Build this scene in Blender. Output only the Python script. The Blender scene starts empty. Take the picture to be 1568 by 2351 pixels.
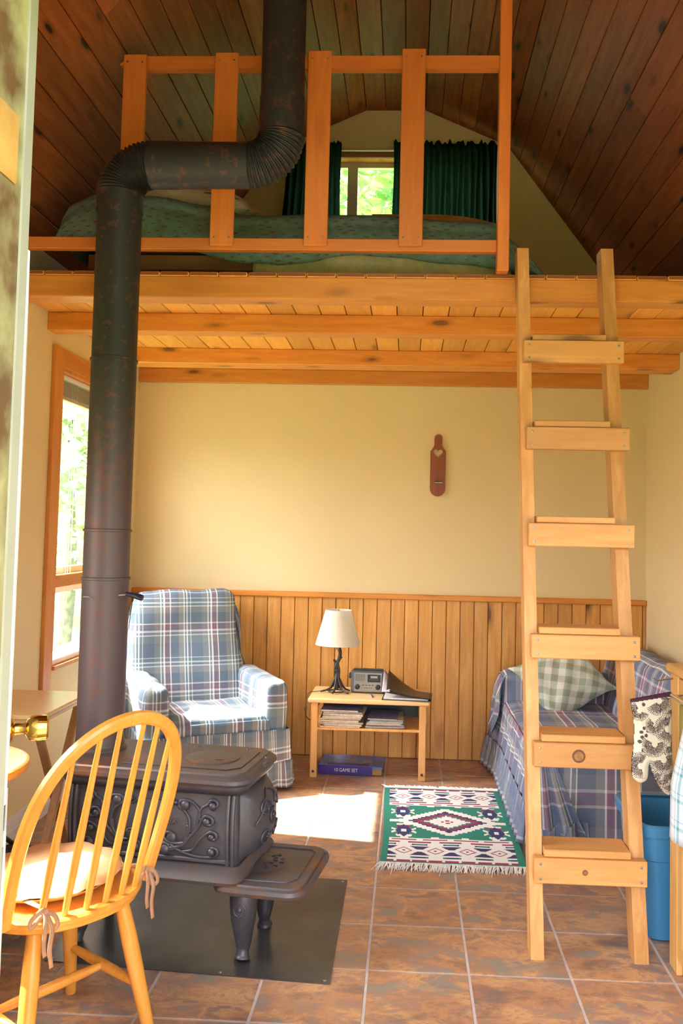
import bpy, math, random
from mathutils import Vector, Matrix, noise
random.seed(7)
PI = math.pi
SC = bpy.context.scene
COL = SC.collection
R = math.radians

# ------------------------------------------------------------------ camera
def make_camera():
    yaw, pitch, roll = .04449, .05193, .0223
    f = Vector((-math.sin(yaw)*math.cos(pitch), math.cos(yaw)*math.cos(pitch), math.sin(pitch)))
    rt = Vector((math.cos(yaw), math.sin(yaw), 0)); up = rt.cross(f)
    r2 = rt*math.cos(roll)+up*math.sin(roll); u2 = -rt*math.sin(roll)+up*math.cos(roll)
    cd = bpy.data.cameras.new('camera'); c = bpy.data.objects.new('camera', cd); COL.objects.link(c)
    m = Matrix((r2, u2, -f)).transposed().to_4x4(); m.translation = Vector((0, 0, 1.5)); c.matrix_world = m
    cd.sensor_fit = 'VERTICAL'; cd.sensor_height = 36; cd.lens = 1994.95/2351*36
    cd.shift_x = -64.85/2351; cd.shift_y = -60.63/2351; cd.clip_start = .02; cd.clip_end = 300
    SC.camera = c
make_camera()
# ------------------------------------------------------------------ sky, sun, exposure
w = bpy.data.worlds.new('sky'); SC.world = w; w.use_nodes = True
nt = w.node_tree; bg = nt.nodes['Background']
sk = nt.nodes.new('ShaderNodeTexSky'); sk.sky_type = 'NISHITA'; sk.sun_disc = False
sk.sun_elevation = R(51); sk.sun_rotation = R(-98); sk.air_density = 1.0; sk.dust_density = 4.0; sk.ozone_density = .6
hs = nt.nodes.new('ShaderNodeHueSaturation'); hs.inputs['Saturation'].default_value = .45
nt.links.new(sk.outputs[0], hs.inputs['Color']); nt.links.new(hs.outputs[0], bg.inputs[0]); bg.inputs[1].default_value = 1.5
sd = bpy.data.lights.new('sun', 'SUN'); so = bpy.data.objects.new('sun', sd); COL.objects.link(so)
sd.energy = 29.0; sd.angle = R(.6); sd.color = (1, .95, .86)
so.rotation_euler = Vector((1, -.143, -1.236)).to_track_quat('-Z', 'Y').to_euler(); so.location = (-8, 3, 10)
SC.view_settings.view_transform = 'Standard'; SC.view_settings.look = 'None'
SC.view_settings.gamma = 1; SC.view_settings.use_curve_mapping = False
SC.view_settings.exposure = .70

# ------------------------------------------------------------------ materials
def newmat(name):
    m = bpy.data.materials.new(name); m.use_nodes = True
    nt = m.node_tree; return m, nt, nt.nodes['Principled BSDF']
def N(nt, t, **k):
    n = nt.nodes.new('ShaderNode'+t)
    for a, b in k.items(): setattr(n, a, b)
    return n
def L(nt, a, b): nt.links.new(a, b)
def c4(c): return (c[0], c[1], c[2], 1)
def ramp(nt, fac, stops, interp='LINEAR'):
    r = N(nt, 'ValToRGB'); cr = r.color_ramp; cr.interpolation = interp
    while len(cr.elements) > 1: cr.elements.remove(cr.elements[-1])
    cr.elements[0].position = stops[0][0]; cr.elements[0].color = c4(stops[0][1])
    for p, c in stops[1:]:
        e = cr.elements.new(p); e.color = c4(c)
    L(nt, fac, r.inputs[0]); return r.outputs[0]
def mixc(nt, fac, a, b, mode='MIX'):
    m = N(nt, 'Mix', data_type='RGBA', blend_type=mode)
    for i, v in ((0, fac), (6, a), (7, b)):
        if hasattr(v, 'links') or hasattr(v, 'is_linked'): L(nt, v, m.inputs[i])
        elif i == 0: m.inputs[0].default_value = v
        else: m.inputs[i].default_value = c4(v)
    return m.outputs[2]
def coords(nt, scale=(1, 1, 1), rnd=True, src='Object'):
    tc = N(nt, 'TexCoord'); mp = N(nt, 'Mapping'); mp.inputs['Scale'].default_value = scale
    if rnd:
        oi = N(nt, 'ObjectInfo'); ml = N(nt, 'Math', operation='MULTIPLY'); ml.inputs[1].default_value = 37.3
        L(nt, oi.outputs['Random'], ml.inputs[0])
        va = N(nt, 'VectorMath', operation='ADD'); L(nt, tc.outputs[src], va.inputs[0]); L(nt, ml.outputs[0], va.inputs[1])
        L(nt, va.outputs[0], mp.inputs[0])
    else: L(nt, tc.outputs[src], mp.inputs[0])
    return mp.outputs[0]
def noisen(nt, vec, scale, detail=4, rough=.55, dist=0):
    n = N(nt, 'TexNoise'); n.inputs['Scale'].default_value = scale; n.inputs['Detail'].default_value = detail
    n.inputs['Roughness'].default_value = rough; n.inputs['Distortion'].default_value = dist
    L(nt, vec, n.inputs['Vector']); return n.outputs['Fac']
def bump(nt, bs, h, s, d=.002):
    b = N(nt, 'Bump'); b.inputs['Strength'].default_value = s; b.inputs['Distance'].default_value = d
    L(nt, h, b.inputs['Height']); L(nt, b.outputs[0], bs.inputs['Normal'])
def wood(name, light, dark, knot=(.12, .04, .015), axis=0, rough=.45, knots=1.0, rings=1.0, var=.16, kscale=1.0, endg=None):
    m, nt, bs = newmat(name)
    sc = [9, 9, 9]; sc[axis] = .9
    v = coords(nt, tuple(sc)); n1 = noisen(nt, v, 4.0, 6, .6, .6)
    sc2 = [1, 1, 1]; sc2[axis] = .09
    v2 = coords(nt, tuple(sc2)); n2 = noisen(nt, v2, 9.0, 2, .5, 0)
    ml = N(nt, 'Math', operation='MULTIPLY'); ml.inputs[1].default_value = 26 ; L(nt, n2, ml.inputs[0])
    sn = N(nt, 'Math', operation='SINE'); L(nt, ml.outputs[0], sn.inputs[0])
    mr = N(nt, 'MapRange'); mr.inputs[1].default_value = -1; mr.inputs[2].default_value = 1; mr.inputs[3].default_value = 0; mr.inputs[4].default_value = .55*rings
    L(nt, sn.outputs[0], mr.inputs[0])
    c = ramp(nt, n1, [(.3, dark), (.62, light)])
    c = mixc(nt, mr.outputs[0], c, dark)
    if knots > 0:
        sk_ = [7.5*kscale]*3; sk_[axis] = 2.6*kscale
        v3 = coords(nt, tuple(sk_)); vo = N(nt, 'TexVoronoi'); vo.inputs['Scale'].default_value = 1.0; L(nt, v3, vo.inputs['Vector'])
        nn = noisen(nt, v, 3.0, 2)
        ad = N(nt, 'Math', operation='MULTIPLY_ADD'); ad.inputs[1].default_value = .12; L(nt, nn, ad.inputs[0]); L(nt, vo.outputs['Distance'], ad.inputs[2])
        kf = ramp(nt, ad.outputs[0], [(0, (1, 1, 1)), (.15, (1, 1, 1)), (.19, (.45, .45, .45)), (.30, (0, 0, 0))])
        kx = N(nt, 'Math', operation='MULTIPLY'); kx.inputs[1].default_value = knots; L(nt, kf, kx.inputs[0])
        c = mixc(nt, kx.outputs[0], c, knot)
    if endg:
        tc = N(nt, 'TexCoord'); sx = N(nt, 'SeparateXYZ'); L(nt, tc.outputs['Normal'], sx.inputs[0]); ab = N(nt, 'Math', operation='ABSOLUTE'); L(nt, sx.outputs[axis], ab.inputs[0])
        gt = N(nt, 'Math', operation='GREATER_THAN'); gt.inputs[1].default_value = .75; L(nt, ab.outputs[0], gt.inputs[0]); c = mixc(nt, gt.outputs[0], c, endg)
    oi = N(nt, 'ObjectInfo'); m2 = N(nt, 'MapRange'); m2.inputs[3].default_value = 1-var; m2.inputs[4].default_value = 1+var
    L(nt, oi.outputs['Random'], m2.inputs[0])
    hs = N(nt, 'HueSaturation'); L(nt, m2.outputs[0], hs.inputs['Value']); L(nt, c, hs.inputs['Color'])
    L(nt, hs.outputs[0], bs.inputs['Base Color']); bs.inputs['Roughness'].default_value = rough
    bump(nt, bs, n1, .25, .001)
    return m
def plain(name, col, rough=.5, metal=0, nz=0, nscale=8, col2=None, bmp=0, bscale=60, spec=None, coat=0):
    m, nt, bs = newmat(name)
    bs.inputs['Base Color'].default_value = c4(col); bs.inputs['Roughness'].default_value = rough; bs.inputs['Metallic'].default_value = metal
    v = coords(nt)
    n = noisen(nt, v, nscale, 5)
    c2 = col2 or tuple(x*(1-nz) for x in col)
    L(nt, ramp(nt, n, [(.38, c2), (.6, col)]), bs.inputs['Base Color'])
    if bmp: bump(nt, bs, noisen(nt, v, bscale, 3), bmp, .002)
    if coat: bs.inputs['Coat Weight'].default_value = coat
    return m
def glassmat(name, tint=(1, 1, 1)):
    m = bpy.data.materials.new(name); m.use_nodes = True; nt = m.node_tree; nt.nodes.clear()
    o = N(nt, 'OutputMaterial'); t = N(nt, 'BsdfTransparent'); t.inputs[0].default_value = c4(tint)
    g = N(nt, 'BsdfGlossy'); g.inputs['Roughness'].default_value = .02; mx = N(nt, 'MixShader')
    mx.inputs[0].default_value = .05; L(nt, t.outputs[0], mx.inputs[1]); L(nt, g.outputs[0], mx.inputs[2]); L(nt, mx.outputs[0], o.inputs[0])
    return m
def clothmat(name, col, trans=.3, col2=None, nscale=30, bmp=.3):
    m, nt, bs = newmat(name); v = coords(nt); n = noisen(nt, v, nscale, 4)
    c = ramp(nt, n, [(.35, col2 or tuple(x*.8 for x in col)), (.65, col)])
    L(nt, c, bs.inputs['Base Color']); bs.inputs['Roughness'].default_value = .9
    bump(nt, bs, noisen(nt, v, 9, 3), bmp, .01)
    if trans:
        tr = N(nt, 'BsdfTranslucent'); L(nt, c, tr.inputs[0]); mx = N(nt, 'MixShader'); mx.inputs[0].default_value = trans
        o = nt.nodes['Material Output']; L(nt, bs.outputs[0], mx.inputs[1]); L(nt, tr.outputs[0], mx.inputs[2]); L(nt, mx.outputs[0], o.inputs[0])
    return m
def plaid(name, per, us, vs, rot=0, bmp=.35, fac=.42):
    """woven check read from the cloth's own UVs (metres): warp stripes us, weft stripes vs"""
    m, nt, bs = newmat(name)
    uv = N(nt, 'UVMap'); mp = N(nt, 'Mapping'); mp.inputs['Rotation'].default_value = (0, 0, rot)
    L(nt, uv.outputs[0], mp.inputs[0]); sp = N(nt, 'SeparateXYZ'); L(nt, mp.outputs[0], sp.inputs[0])
    cs = []
    for i, st in ((0, us), (1, vs)):
        d = N(nt, 'Math', operation='DIVIDE'); d.inputs[1].default_value = per[i]; L(nt, sp.outputs[i], d.inputs[0])
        fr = N(nt, 'Math', operation='FRACT'); L(nt, d.outputs[0], fr.inputs[0])
        cs.append(ramp(nt, fr.outputs[0], st, 'CONSTANT'))
    c = mixc(nt, fac, cs[0], cs[1])
    L(nt, c, bs.inputs['Base Color']); bs.inputs['Roughness'].default_value = .9
    v = coords(nt); bump(nt, bs, noisen(nt, v, 11, 4), bmp, .012)
    return m
def attrmat(name, rough=.9, bmp=.4):
    m, nt, bs = newmat(name); a = N(nt, 'Attribute', attribute_name='Col'); L(nt, a.outputs['Color'], bs.inputs['Base Color'])
    bs.inputs['Roughness'].default_value = rough; v = coords(nt, rnd=False); bump(nt, bs, noisen(nt, v, 220, 2), bmp, .002)
    return m

PINE = wood('pine_panel', (.80, .43, .115), (.62, .27, .050), axis=2, knots=.95, kscale=.62, rings=1.0, var=.12)
BEAM = wood('fir_beam', (.80, .34, .060), (.66, .23, .030), axis=0, knots=.8, rings=.6, kscale=1.1)
DECK = wood('deck_pine', (.86, .45, .09), (.74, .33, .05), axis=0, knots=.5, rings=.4, kscale=.8, endg=(.26, .07, .02))
CEIL = wood('stained_ceiling_pine', (.37, .112, .028), (.21, .055, .013), knot=(.03, .012, .006), axis=0, rough=.5, var=.25, rings=.7, kscale=1.15)
LADD = wood('ladder_fir', (.68, .345, .115), (.55, .25, .070), axis=0, knots=.7, rings=.9, kscale=.8)
LADZ = wood('ladder_fir_upright', (.70, .37, .13), (.50, .22, .055), axis=2, knots=.4, rings=1, kscale=.7)
TRIM = wood('trim_fir', (.72, .30, .06), (.58, .20, .035), axis=1, knots=.3, rings=.5)
TRIMZ = wood('trim_fir_upright', (.70, .29, .055), (.56, .19, .03), axis=2, knots=.3, rings=.5)
RAIL = wood('railing_fir', (.74, .25, .050), (.64, .19, .034), axis=0, knots=.4, rings=.4, kscale=.7)
RAILZ = wood('railing_fir_upright', (.74, .25, .050), (.64, .19, .034), axis=2, knots=.35, rings=.5, kscale=.7)
CHAIR = wood('lacquered_maple', (.72, .33, .055), (.62, .26, .038), axis=2, rough=.25, knots=0, rings=.2, var=.03)
TABLE = wood('light_birch', (.80, .56, .27), (.72, .46, .20), axis=0, rough=.3, knots=0, rings=.25, var=.03)
TABLEG = wood('birch_legs', (.74, .40, .13), (.64, .31, .09), axis=2, rough=.35, knots=0, rings=.25, var=.05)
CAB = wood('cabinet_pine', (.74, .44, .15), (.62, .33, .09), axis=2, knots=.2, rings=.4)
WALL = plain('cream_wall_paint', (.80, .655, .37), .85, nz=.03, nscale=2, bmp=.25, bscale=45)
GABLE = WALL
WHITE = plain('white_gloss_paint', (.80, .80, .78), .35, nz=.04)
VINYL = plain('white_vinyl', (.78, .77, .70), .4, nz=.03)
GLASS = glassmat('window_glass')
IRON = plain('cast_iron', (.092, .092, .108), .40, .35, nscale=5, col2=(.058, .056, .066), bmp=.35, bscale=90)
BRASS = plain('brass', (.85, .55, .12), .15, 1, nz=.15)
CHROME = plain('chrome', (.75, .75, .75), .12, 1, nz=.05)
BLACK = plain('black_plastic', (.018, .018, .022), .4, nz=.3)
SCREW = plain('zinc_screw', (.35, .34, .31), .4, .8, nz=.3)
GROUT = plain('grout', (.56, .48, .44), .9, nz=.15, nscale=20)

def tilemat():
    m, nt, bs = newmat('slate_look_tile')
    v = coords(nt, (1, 1.7, 1)); n1 = noisen(nt, v, 3.6, 9, .66, .35); n2 = noisen(nt, v, 5.0, 9, .72, .5)
    v2 = coords(nt, (1.3, 2.2, 1)); n3 = noisen(nt, v2, 4.0, 6, .6, .2)
    a = ramp(nt, n1, [(.33, (.16, .14, .13)), (.41, (.28, .15, .10)), (.48, (.46, .24, .12)), (.54, (.34, .19, .14)), (.61, (.24, .24, .21)), (.70, (.18, .14, .13))])
    b = ramp(nt, n2, [(.37, (.23, .25, .23)), (.45, (.36, .20, .13)), (.52, (.58, .33, .15)), (.58, (.32, .19, .14)), (.66, (.20, .17, .16))])
    f = ramp(nt, n3, [(.44, (0, 0, 0)), (.56, (1, 1, 1))])
    L(nt, mixc(nt, f, a, b), bs.inputs['Base Color'])
    L(nt, ramp(nt, n2, [(.3, (.28,)*3), (.7, (.42,)*3)]), bs.inputs['Roughness'])
    bump(nt, bs, n2, .55, .003); return m
TILE = tilemat()
def pipemat():
    m, nt, bs = newmat('black_stovepipe')
    tc = N(nt, 'TexCoord'); sp = N(nt, 'SeparateXYZ'); L(nt, tc.outputs['Object'], sp.inputs[0])
    v = coords(nt, rnd=False); n = noisen(nt, v, 26, 8, .66); n2 = noisen(nt, v, 3, 3)
    # old sheet metal: paint burnt grey and rust-speckled over the hot lower lengths, black further up
    hz = N(nt, 'MapRange'); hz.inputs[1].default_value = 1.45; hz.inputs[2].default_value = 2.2; L(nt, sp.outputs[2], hz.inputs[0])
    base = mixc(nt, hz.outputs[0], (.100, .078, .088), (.026, .030, .032))
    thr = N(nt, 'MapRange'); thr.inputs[1].default_value = 1.3; thr.inputs[2].default_value = 2.4; thr.inputs[3].default_value = .10; thr.inputs[4].default_value = -.03; L(nt, sp.outputs[2], thr.inputs[0])
    w1 = N(nt, 'Math', operation='SUBTRACT'); L(nt, sp.outputs[2], w1.inputs[0]); w1.inputs[1].default_value = 1.62
    w2 = N(nt, 'Math', operation='ABSOLUTE'); L(nt, w1.outputs[0], w2.inputs[0])
    w3 = N(nt, 'MapRange'); w3.inputs[1].default_value = 0; w3.inputs[2].default_value = .38; w3.inputs[3].default_value = .085; w3.inputs[4].default_value = 0; L(nt, w2.outputs[0], w3.inputs[0])
    a1 = N(nt, 'Math', operation='ADD'); L(nt, n, a1.inputs[0]); L(nt, w3.outputs[0], a1.inputs[1])
    rf = ramp(nt, a1.outputs[0], [(.565, (0, 0, 0)), (.60, (1, 1, 1))])
    rm = N(nt, 'Math', operation='MULTIPLY'); rm.inputs[1].default_value = .42; L(nt, rf, rm.inputs[0])
    L(nt, mixc(nt, rm.outputs[0], base, (.17, .060, .036)), bs.inputs['Base Color'])
    bs.inputs['Roughness'].default_value = .5; bs.inputs['Metallic'].default_value = .2
    bump(nt, bs, n, .2, .001); return m
PIPE = pipemat()
def stovetop():
    m, nt, bs = newmat('rusty_cast_iron'); v = coords(nt, rnd=False); n = noisen(nt, v, 9, 8, .65, .4); n2 = noisen(nt, v, 3, 3)
    a = N(nt, 'Math', operation='MULTIPLY'); L(nt, n, a.inputs[0]); L(nt, n2, a.inputs[1])
    L(nt, ramp(nt, a.outputs[0], [(.20, (.088, .080, .086)), (.29, (.105, .078, .072)), (.36, (.20, .085, .035)), (.44, (.11, .055, .035))]), bs.inputs['Base Color'])
    bs.inputs['Roughness'].default_value = .45; bs.inputs['Metallic'].default_value = .25; bump(nt, bs, n, .4, .002); return m
RUSTIRON = stovetop()

# ------------------------------------------------------------------ mesh helpers
TINY = {'screws', 'bolts', 'printed_pieces', 'speaker_grille', 'buttons', 'dial_marks', 'draft_slots', 'leaf_print', 'fitting', 'corner_rib', 'foot_moulding', 'door_relief', 'scroll_relief', 'hinge', 'moulding', 'lifter_slot'}
class MB:
    def __init__(s): s.v = []; s.f = []; s.uv = None; s.col = None
    def add(s, vs, fs):
        o = len(s.v); s.v += [tuple(v) for v in vs]; s.f += [tuple(i+o for i in f) for f in fs]; return s
    def box(s, c, d, M=None, bev=0):
        x, y, z = d[0]/2, d[1]/2, d[2]/2; c = Vector(c)
        if bev:
            b = min(bev, x*.9, y*.9, z*.9); vs = []; 
            for sx in (-1, 1):
                for sy in (-1, 1):
                    for sz in (-1, 1):
                        vs += [(sx*(x-b), sy*(y-b), sz*z), (sx*(x-b), sy*y, sz*(z-b)), (sx*x, sy*(y-b), sz*(z-b))]
            k = lambda a, b_, c_: ((a*2+b_)*2+c_)*3
            fs = []
            for q in (0, 1):
                fs.append([k(0,0,q), k(1,0,q), k(1,1,q), k(0,1,q)]); fs.append([k(0,q,0)+1, k(1,q,0)+1, k(1,q,1)+1, k(0,q,1)+1]); fs.append([k(q,0,0)+2, k(q,1,0)+2, k(q,1,1)+2, k(q,0,1)+2])
            for a in (0, 1):
                for b_ in (0, 1):
                    fs.append([k(0,a,b_), k(1,a,b_), k(1,a,b_)+1, k(0,a,b_)+1]); fs.append([k(a,0,b_), k(a,1,b_), k(a,1,b_)+2, k(a,0,b_)+2]); fs.append([k(a,b_,0)+1, k(a,b_,1)+1, k(a,b_,1)+2, k(a,b_,0)+2])
                    for c_ in (0, 1): fs.append([k(a,b_,c_), k(a,b_,c_)+1, k(a,b_,c_)+2])
        else:
            vs = [(sx*x, sy*y, sz*z) for sx in (-1, 1) for sy in (-1, 1) for sz in (-1, 1)]
            fs = [(0,1,3,2), (4,6,7,5), (0,4,5,1), (2,3,7,6), (0,2,6,4), (1,5,7,3)]
        return s.add([(c + (M @ Vector(v) if M else Vector(v))) for v in vs], fs)
    def bb(s, x0, x1, y0, y1, z0, z1, bev=0): return s.box(((x0+x1)/2, (y0+y1)/2, (z0+z1)/2), (x1-x0, y1-y0, z1-z0), bev=bev)
    def bar(s, p0, p1, w, t, up=(0, 0, 1), bev=0):
        p0, p1 = Vector(p0), Vector(p1); d = (p1-p0); X = d.normalized(); Y = Vector(up).cross(X).normalized(); Z = X.cross(Y)
        return s.box((p0+p1)/2, (d.length, w, t), Matrix((X, Y, Z)).transposed(), bev)
    def tube(s, pts, r, n=10, cap=True, closed=False):
        pts = [Vector(p) for p in pts]; rs = r if isinstance(r, (list, tuple)) else [r]*len(pts)
        o = len(s.v); prev = None; m = len(pts)
        for i, p in enumerate(pts):
            if closed: t = pts[(i+1) % m]-pts[i-1]
            else: t = pts[min(i+1, m-1)]-pts[max(i-1, 0)]
            t = t.normalized() if t.length > 1e-9 else Vector((0, 0, 1))
            if prev is None:
                a = Vector((0, 0, 1)) if abs(t.z) < .9 else Vector((1, 0, 0)); u = t.cross(a).normalized()
            else: u = (prev - t*prev.dot(t)).normalized()
            prev = u; w_ = t.cross(u)
            for k in range(n):
                a = 2*PI*k/n; s.v.append(tuple(p+(u*math.cos(a)+w_*math.sin(a))*rs[i]))
        for i in range(m if closed else m-1):
            j = (i+1) % m
            for k in range(n): s.f.append((o+i*n+k, o+i*n+(k+1) % n, o+j*n+(k+1) % n, o+j*n+k))
        if cap and not closed: s.f.append(tuple(o+k for k in reversed(range(n)))); s.f.append(tuple(o+(m-1)*n+k for k in range(n)))
        return s
    def lathe(s, prof, n=24, c=(0, 0, 0), cap=True):
        o = len(s.v); c = Vector(c)
        for r, z in prof:
            for k in range(n): a = 2*PI*k/n; s.v.append((c.x+r*math.cos(a), c.y+r*math.sin(a), c.z+z))
        m = len(prof)
        for i in range(m-1):
            for k in range(n): s.f.append((o+i*n+k, o+i*n+(k+1) % n, o+(i+1)*n+(k+1) % n, o+(i+1)*n+k))
        if cap: s.f.append(tuple(o+k for k in reversed(range(n)))); s.f.append(tuple(o+(m-1)*n+k for k in range(n)))
        return s
    def prism(s, poly, z0, z1, M=None):
        n = len(poly); vs = [Vector((x, y, z0)) for x, y in poly]+[Vector((x, y, z1)) for x, y in poly]
        if M: vs = [M @ v for v in vs]
        return s.add(vs, [tuple(reversed(range(n))), tuple(range(n, 2*n))]+[(i, (i+1) % n, n+(i+1) % n, n+i) for i in range(n)])
    def grid(s, fn, nu, nv, uvf=None, closeu=False):
        o = len(s.v); vs = []; fs = []
        for j in range(nv+1):
            for i in range(nu+1): vs.append(fn(i/nu, j/nv))
        for j in range(nv):
            for i in range(nu): a = j*(nu+1)+i; fs.append((a, a+1, a+nu+2, a+nu+1))
        s.add(vs, fs)
        if uvf:
            if s.uv is None: s.uv = {}
            for j in range(nv+1):
                for i in range(nu+1): s.uv[o+j*(nu+1)+i] = uvf(i/nu, j/nv)
        return s
    def rbox(s, c, d, r, seg=10, amp=0, fr=6, M=None, seed=0):
        """soft rounded block with gentle cloth unevenness"""
        a = Vector(d)/2; c = Vector(c); r = min(r, *[q*.98 for q in a]); cache = {}; fs = []
        def co(t, ext):
            e = ext; q = -e+2*e*t; return q
        def vert(p):
            key = tuple(round(q, 5) for q in p)
            if key in cache: return cache[key]
            inn = Vector([max(-(a[k]-r), min(a[k]-r, p[k])) for k in range(3)]); dd = Vector(p)-inn
            n_ = dd.normalized() if dd.length > 1e-9 else Vector((0, 0, 1)); q = inn+n_*r
            if amp: q = q+n_*amp*noise.noise((q+c)*fr+Vector((seed*3.1, 0, 0)))
            if M: q = M @ q
            s.v.append(tuple(c+q)); cache[key] = len(s.v)-1; return cache[key]
        ts = sorted(set([0, .04, .09, .16]+[.16+.68*k/seg for k in range(seg+1)]+[.84, .91, .96, 1]))
        for ax in range(3):
            u, v = (ax+1) % 3, (ax+2) % 3
            for sg in (-1, 1):
                for i in range(len(ts)-1):
                    for j in range(len(ts)-1):
                        q = []
                        for (p_, r_) in ((i, j), (i+1, j), (i+1, j+1), (i, j+1)):
                            P = [0, 0, 0]; P[ax] = sg*a[ax]; P[u] = co(ts[p_], a[u]); P[v] = co(ts[r_], a[v]); q.append(vert(P))
                        if sg < 0: q.reverse()
                        s.f.append(tuple(q))
        return s
    def build(s, name, mat, parent=None, smooth=False, loc=None, rot=None, boxuv=False, solid=0, uvmesh=True):
        me = bpy.data.meshes.new(name); me.from_pydata(s.v, [], s.f)
        if s.uv is not None:
            l = me.uv_layers.new(name='UVMap')
            for lp in me.loops: l.data[lp.index].uv = s.uv.get(lp.vertex_index, (0, 0))
        elif boxuv:
            l = me.uv_layers.new(name='UVMap')
            for p in me.polygons:
                n = p.normal; ax = max(range(3), key=lambda k: abs(n[k]))
                for li in p.loop_indices:
                    q = me.vertices[me.loops[li].vertex_index].co
                    l.data[li].uv = (q.y, q.z) if ax == 0 else ((q.x, q.z) if ax == 1 else (q.x, q.y))
        if s.col is not None:
            ca = me.color_attributes.new('Col', 'FLOAT_COLOR', 'CORNER')
            for p in me.polygons:
                c = s.col[p.index]
                for li in p.loop_indices: ca.data[li].color = (c[0], c[1], c[2], 1)
        if smooth:
            for p in me.polygons: p.use_smooth = True
            if smooth != 'all':
                try: me.set_sharp_from_angle(angle=R(smooth if smooth is not True else 40))
                except Exception: pass
        me.materials.append(mat); me.validate(); me.update()
        o = bpy.data.objects.new(name, me); COL.objects.link(o)
        if name in TINY: o['kind'] = 'stuff'
        if parent: o.parent = parent
        if loc: o.location = loc
        if rot: o.rotation_euler = rot
        if solid: md = o.modifiers.new('thickness', 'SOLIDIFY'); md.thickness = solid; md.offset = 0
        return o
def tag(o, label=None, cat=None, group=None, kind=None):
    for k, v in (('label', label), ('category', cat), ('group', group), ('kind', kind)):
        if v: o[k] = v
    return o
def thing(name, label, cat, loc=(0, 0, 0), rz=0, group=None):
    o = bpy.data.objects.new(name, None); COL.objects.link(o); o.location = loc; o.rotation_euler = (0, 0, rz); o.empty_display_size = .05
    return tag(o, label, cat, group)
def struct(o): o['kind'] = 'structure'; return o
_cache = {}
def board(name, mat, size, loc, rot=(0, 0, 0), parent=None, bev=.003):
    """one board, local X = its length; alike boards share mesh data"""
    k = (mat.name, tuple(round(x, 4) for x in size), bev)
    if k not in _cache:
        o = MB().box((0, 0, 0), size, bev=bev).build(name, mat, parent); _cache[k] = o.data
    else:
        o = bpy.data.objects.new(name, _cache[k]); COL.objects.link(o); o.parent = parent
    o.location = loc; o.rotation_euler = rot; return o
def smoothpath(pts, n=8):
    pts = [Vector(p) for p in pts]; out = []
    for i in range(len(pts)-1):
        p0 = pts[max(i-1, 0)]; p1 = pts[i]; p2 = pts[i+1]; p3 = pts[min(i+2, len(pts)-1)]
        for k in range(n):
            t = k/n; out.append(.5*((2*p1)+(p2-p0)*t+(2*p0-5*p1+4*p2-p3)*t*t+(3*p1-p0-3*p2+p3)*t**3))
    out.append(pts[-1]); return out
def interp(x, tab):
    if x <= tab[0][0]: return tab[0][1]
    for (a, va), (b, vb) in zip(tab, tab[1:]):
        if x <= b: return va+(vb-va)*(x-a)/(b-a)
    return tab[-1][1]
def text(name, s, size, mat, parent, M, ext=.002, align='CENTER'):
    cu = bpy.data.curves.new(name, 'FONT'); cu.body = s; cu.size = size; cu.extrude = ext; cu.align_x = align; cu.align_y = 'CENTER'
    o = bpy.data.objects.new('t', cu); COL.objects.link(o); dg = bpy.context.evaluated_depsgraph_get()
    me = bpy.data.meshes.new_from_object(o.evaluated_get(dg)); bpy.data.objects.remove(o)
    me.transform(M); me.materials.clear(); me.materials.append(mat)
    q = bpy.data.objects.new(name, me); COL.objects.link(q); q.parent = parent; return q

# ================================================================== THE ROOM
XL, XR, YF, YB = -1.855, 1.583, 1.1, 5.855
XC = (XL+XR)/2
Z_EAVE = 2.867; KN, ZK = .768, 4.15; AP, ZR = .204, 4.398
PROF = [(XR-XC, Z_EAVE), (KN, ZK), (AP, ZR)]
# floor: grout bed with every tile a part
fl = struct(MB().bb(XL-.15, XR+.15, YF-.15, YB+.15, -.12, -.0022).build('floor', GROUT))
TP = .34634; TX0 = -.108; TY0 = 3.7447
i0 = math.floor((XL-TX0)/TP); j0 = math.floor((YF-TY0)/TP)
for i in range(i0, i0+12):
    for j in range(j0, j0+16):
        xa, xb = max(TX0+i*TP+.005, XL), min(TX0+(i+1)*TP-.005, XR); ya, yb = max(TY0+j*TP+.005, YF), min(TY0+(j+1)*TP-.005, YB)
        if xb-xa < .02 or yb-ya < .02: continue
        board('tile', TILE, (xb-xa, yb-ya, .012), ((xa+xb)/2, (ya+yb)/2, -.006), (0, 0, 0), fl, .001)
def wall_x(name, x0, x1, y0, y1, z0, z1, holes):
    """wall running along Y, with holes (ya,yb,za,zb)"""
    mb = MB(); ys = y0
    for (a, b, c, d) in sorted(holes):
        a, b, c, d = a-.019, b+.019, c-.019, d+.019
        mb.bb(x0, x1, ys, a, z0, z1); mb.bb(x0, x1, a, b, z0, c); mb.bb(x0, x1, a, b, d, z1); ys = b
    mb.bb(x0, x1, ys, y1, z0, z1); return struct(mb.build(name, WALL))
W1 = (4.50, 5.36, .755, 2.31); W2 = (2.02, 2.80, .92, 1.90); W5 = (1.55, 2.75, 1.25, 2.05)
wl = wall_x('wall_left', XL-.16, XL, YF-.12, YB+.12, -.05, Z_EAVE, [W1, W2])
wr = wall_x('wall_right', XR, XR+.16, YF-.12, YB+.12, -.05, Z_EAVE, [W5])
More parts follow.
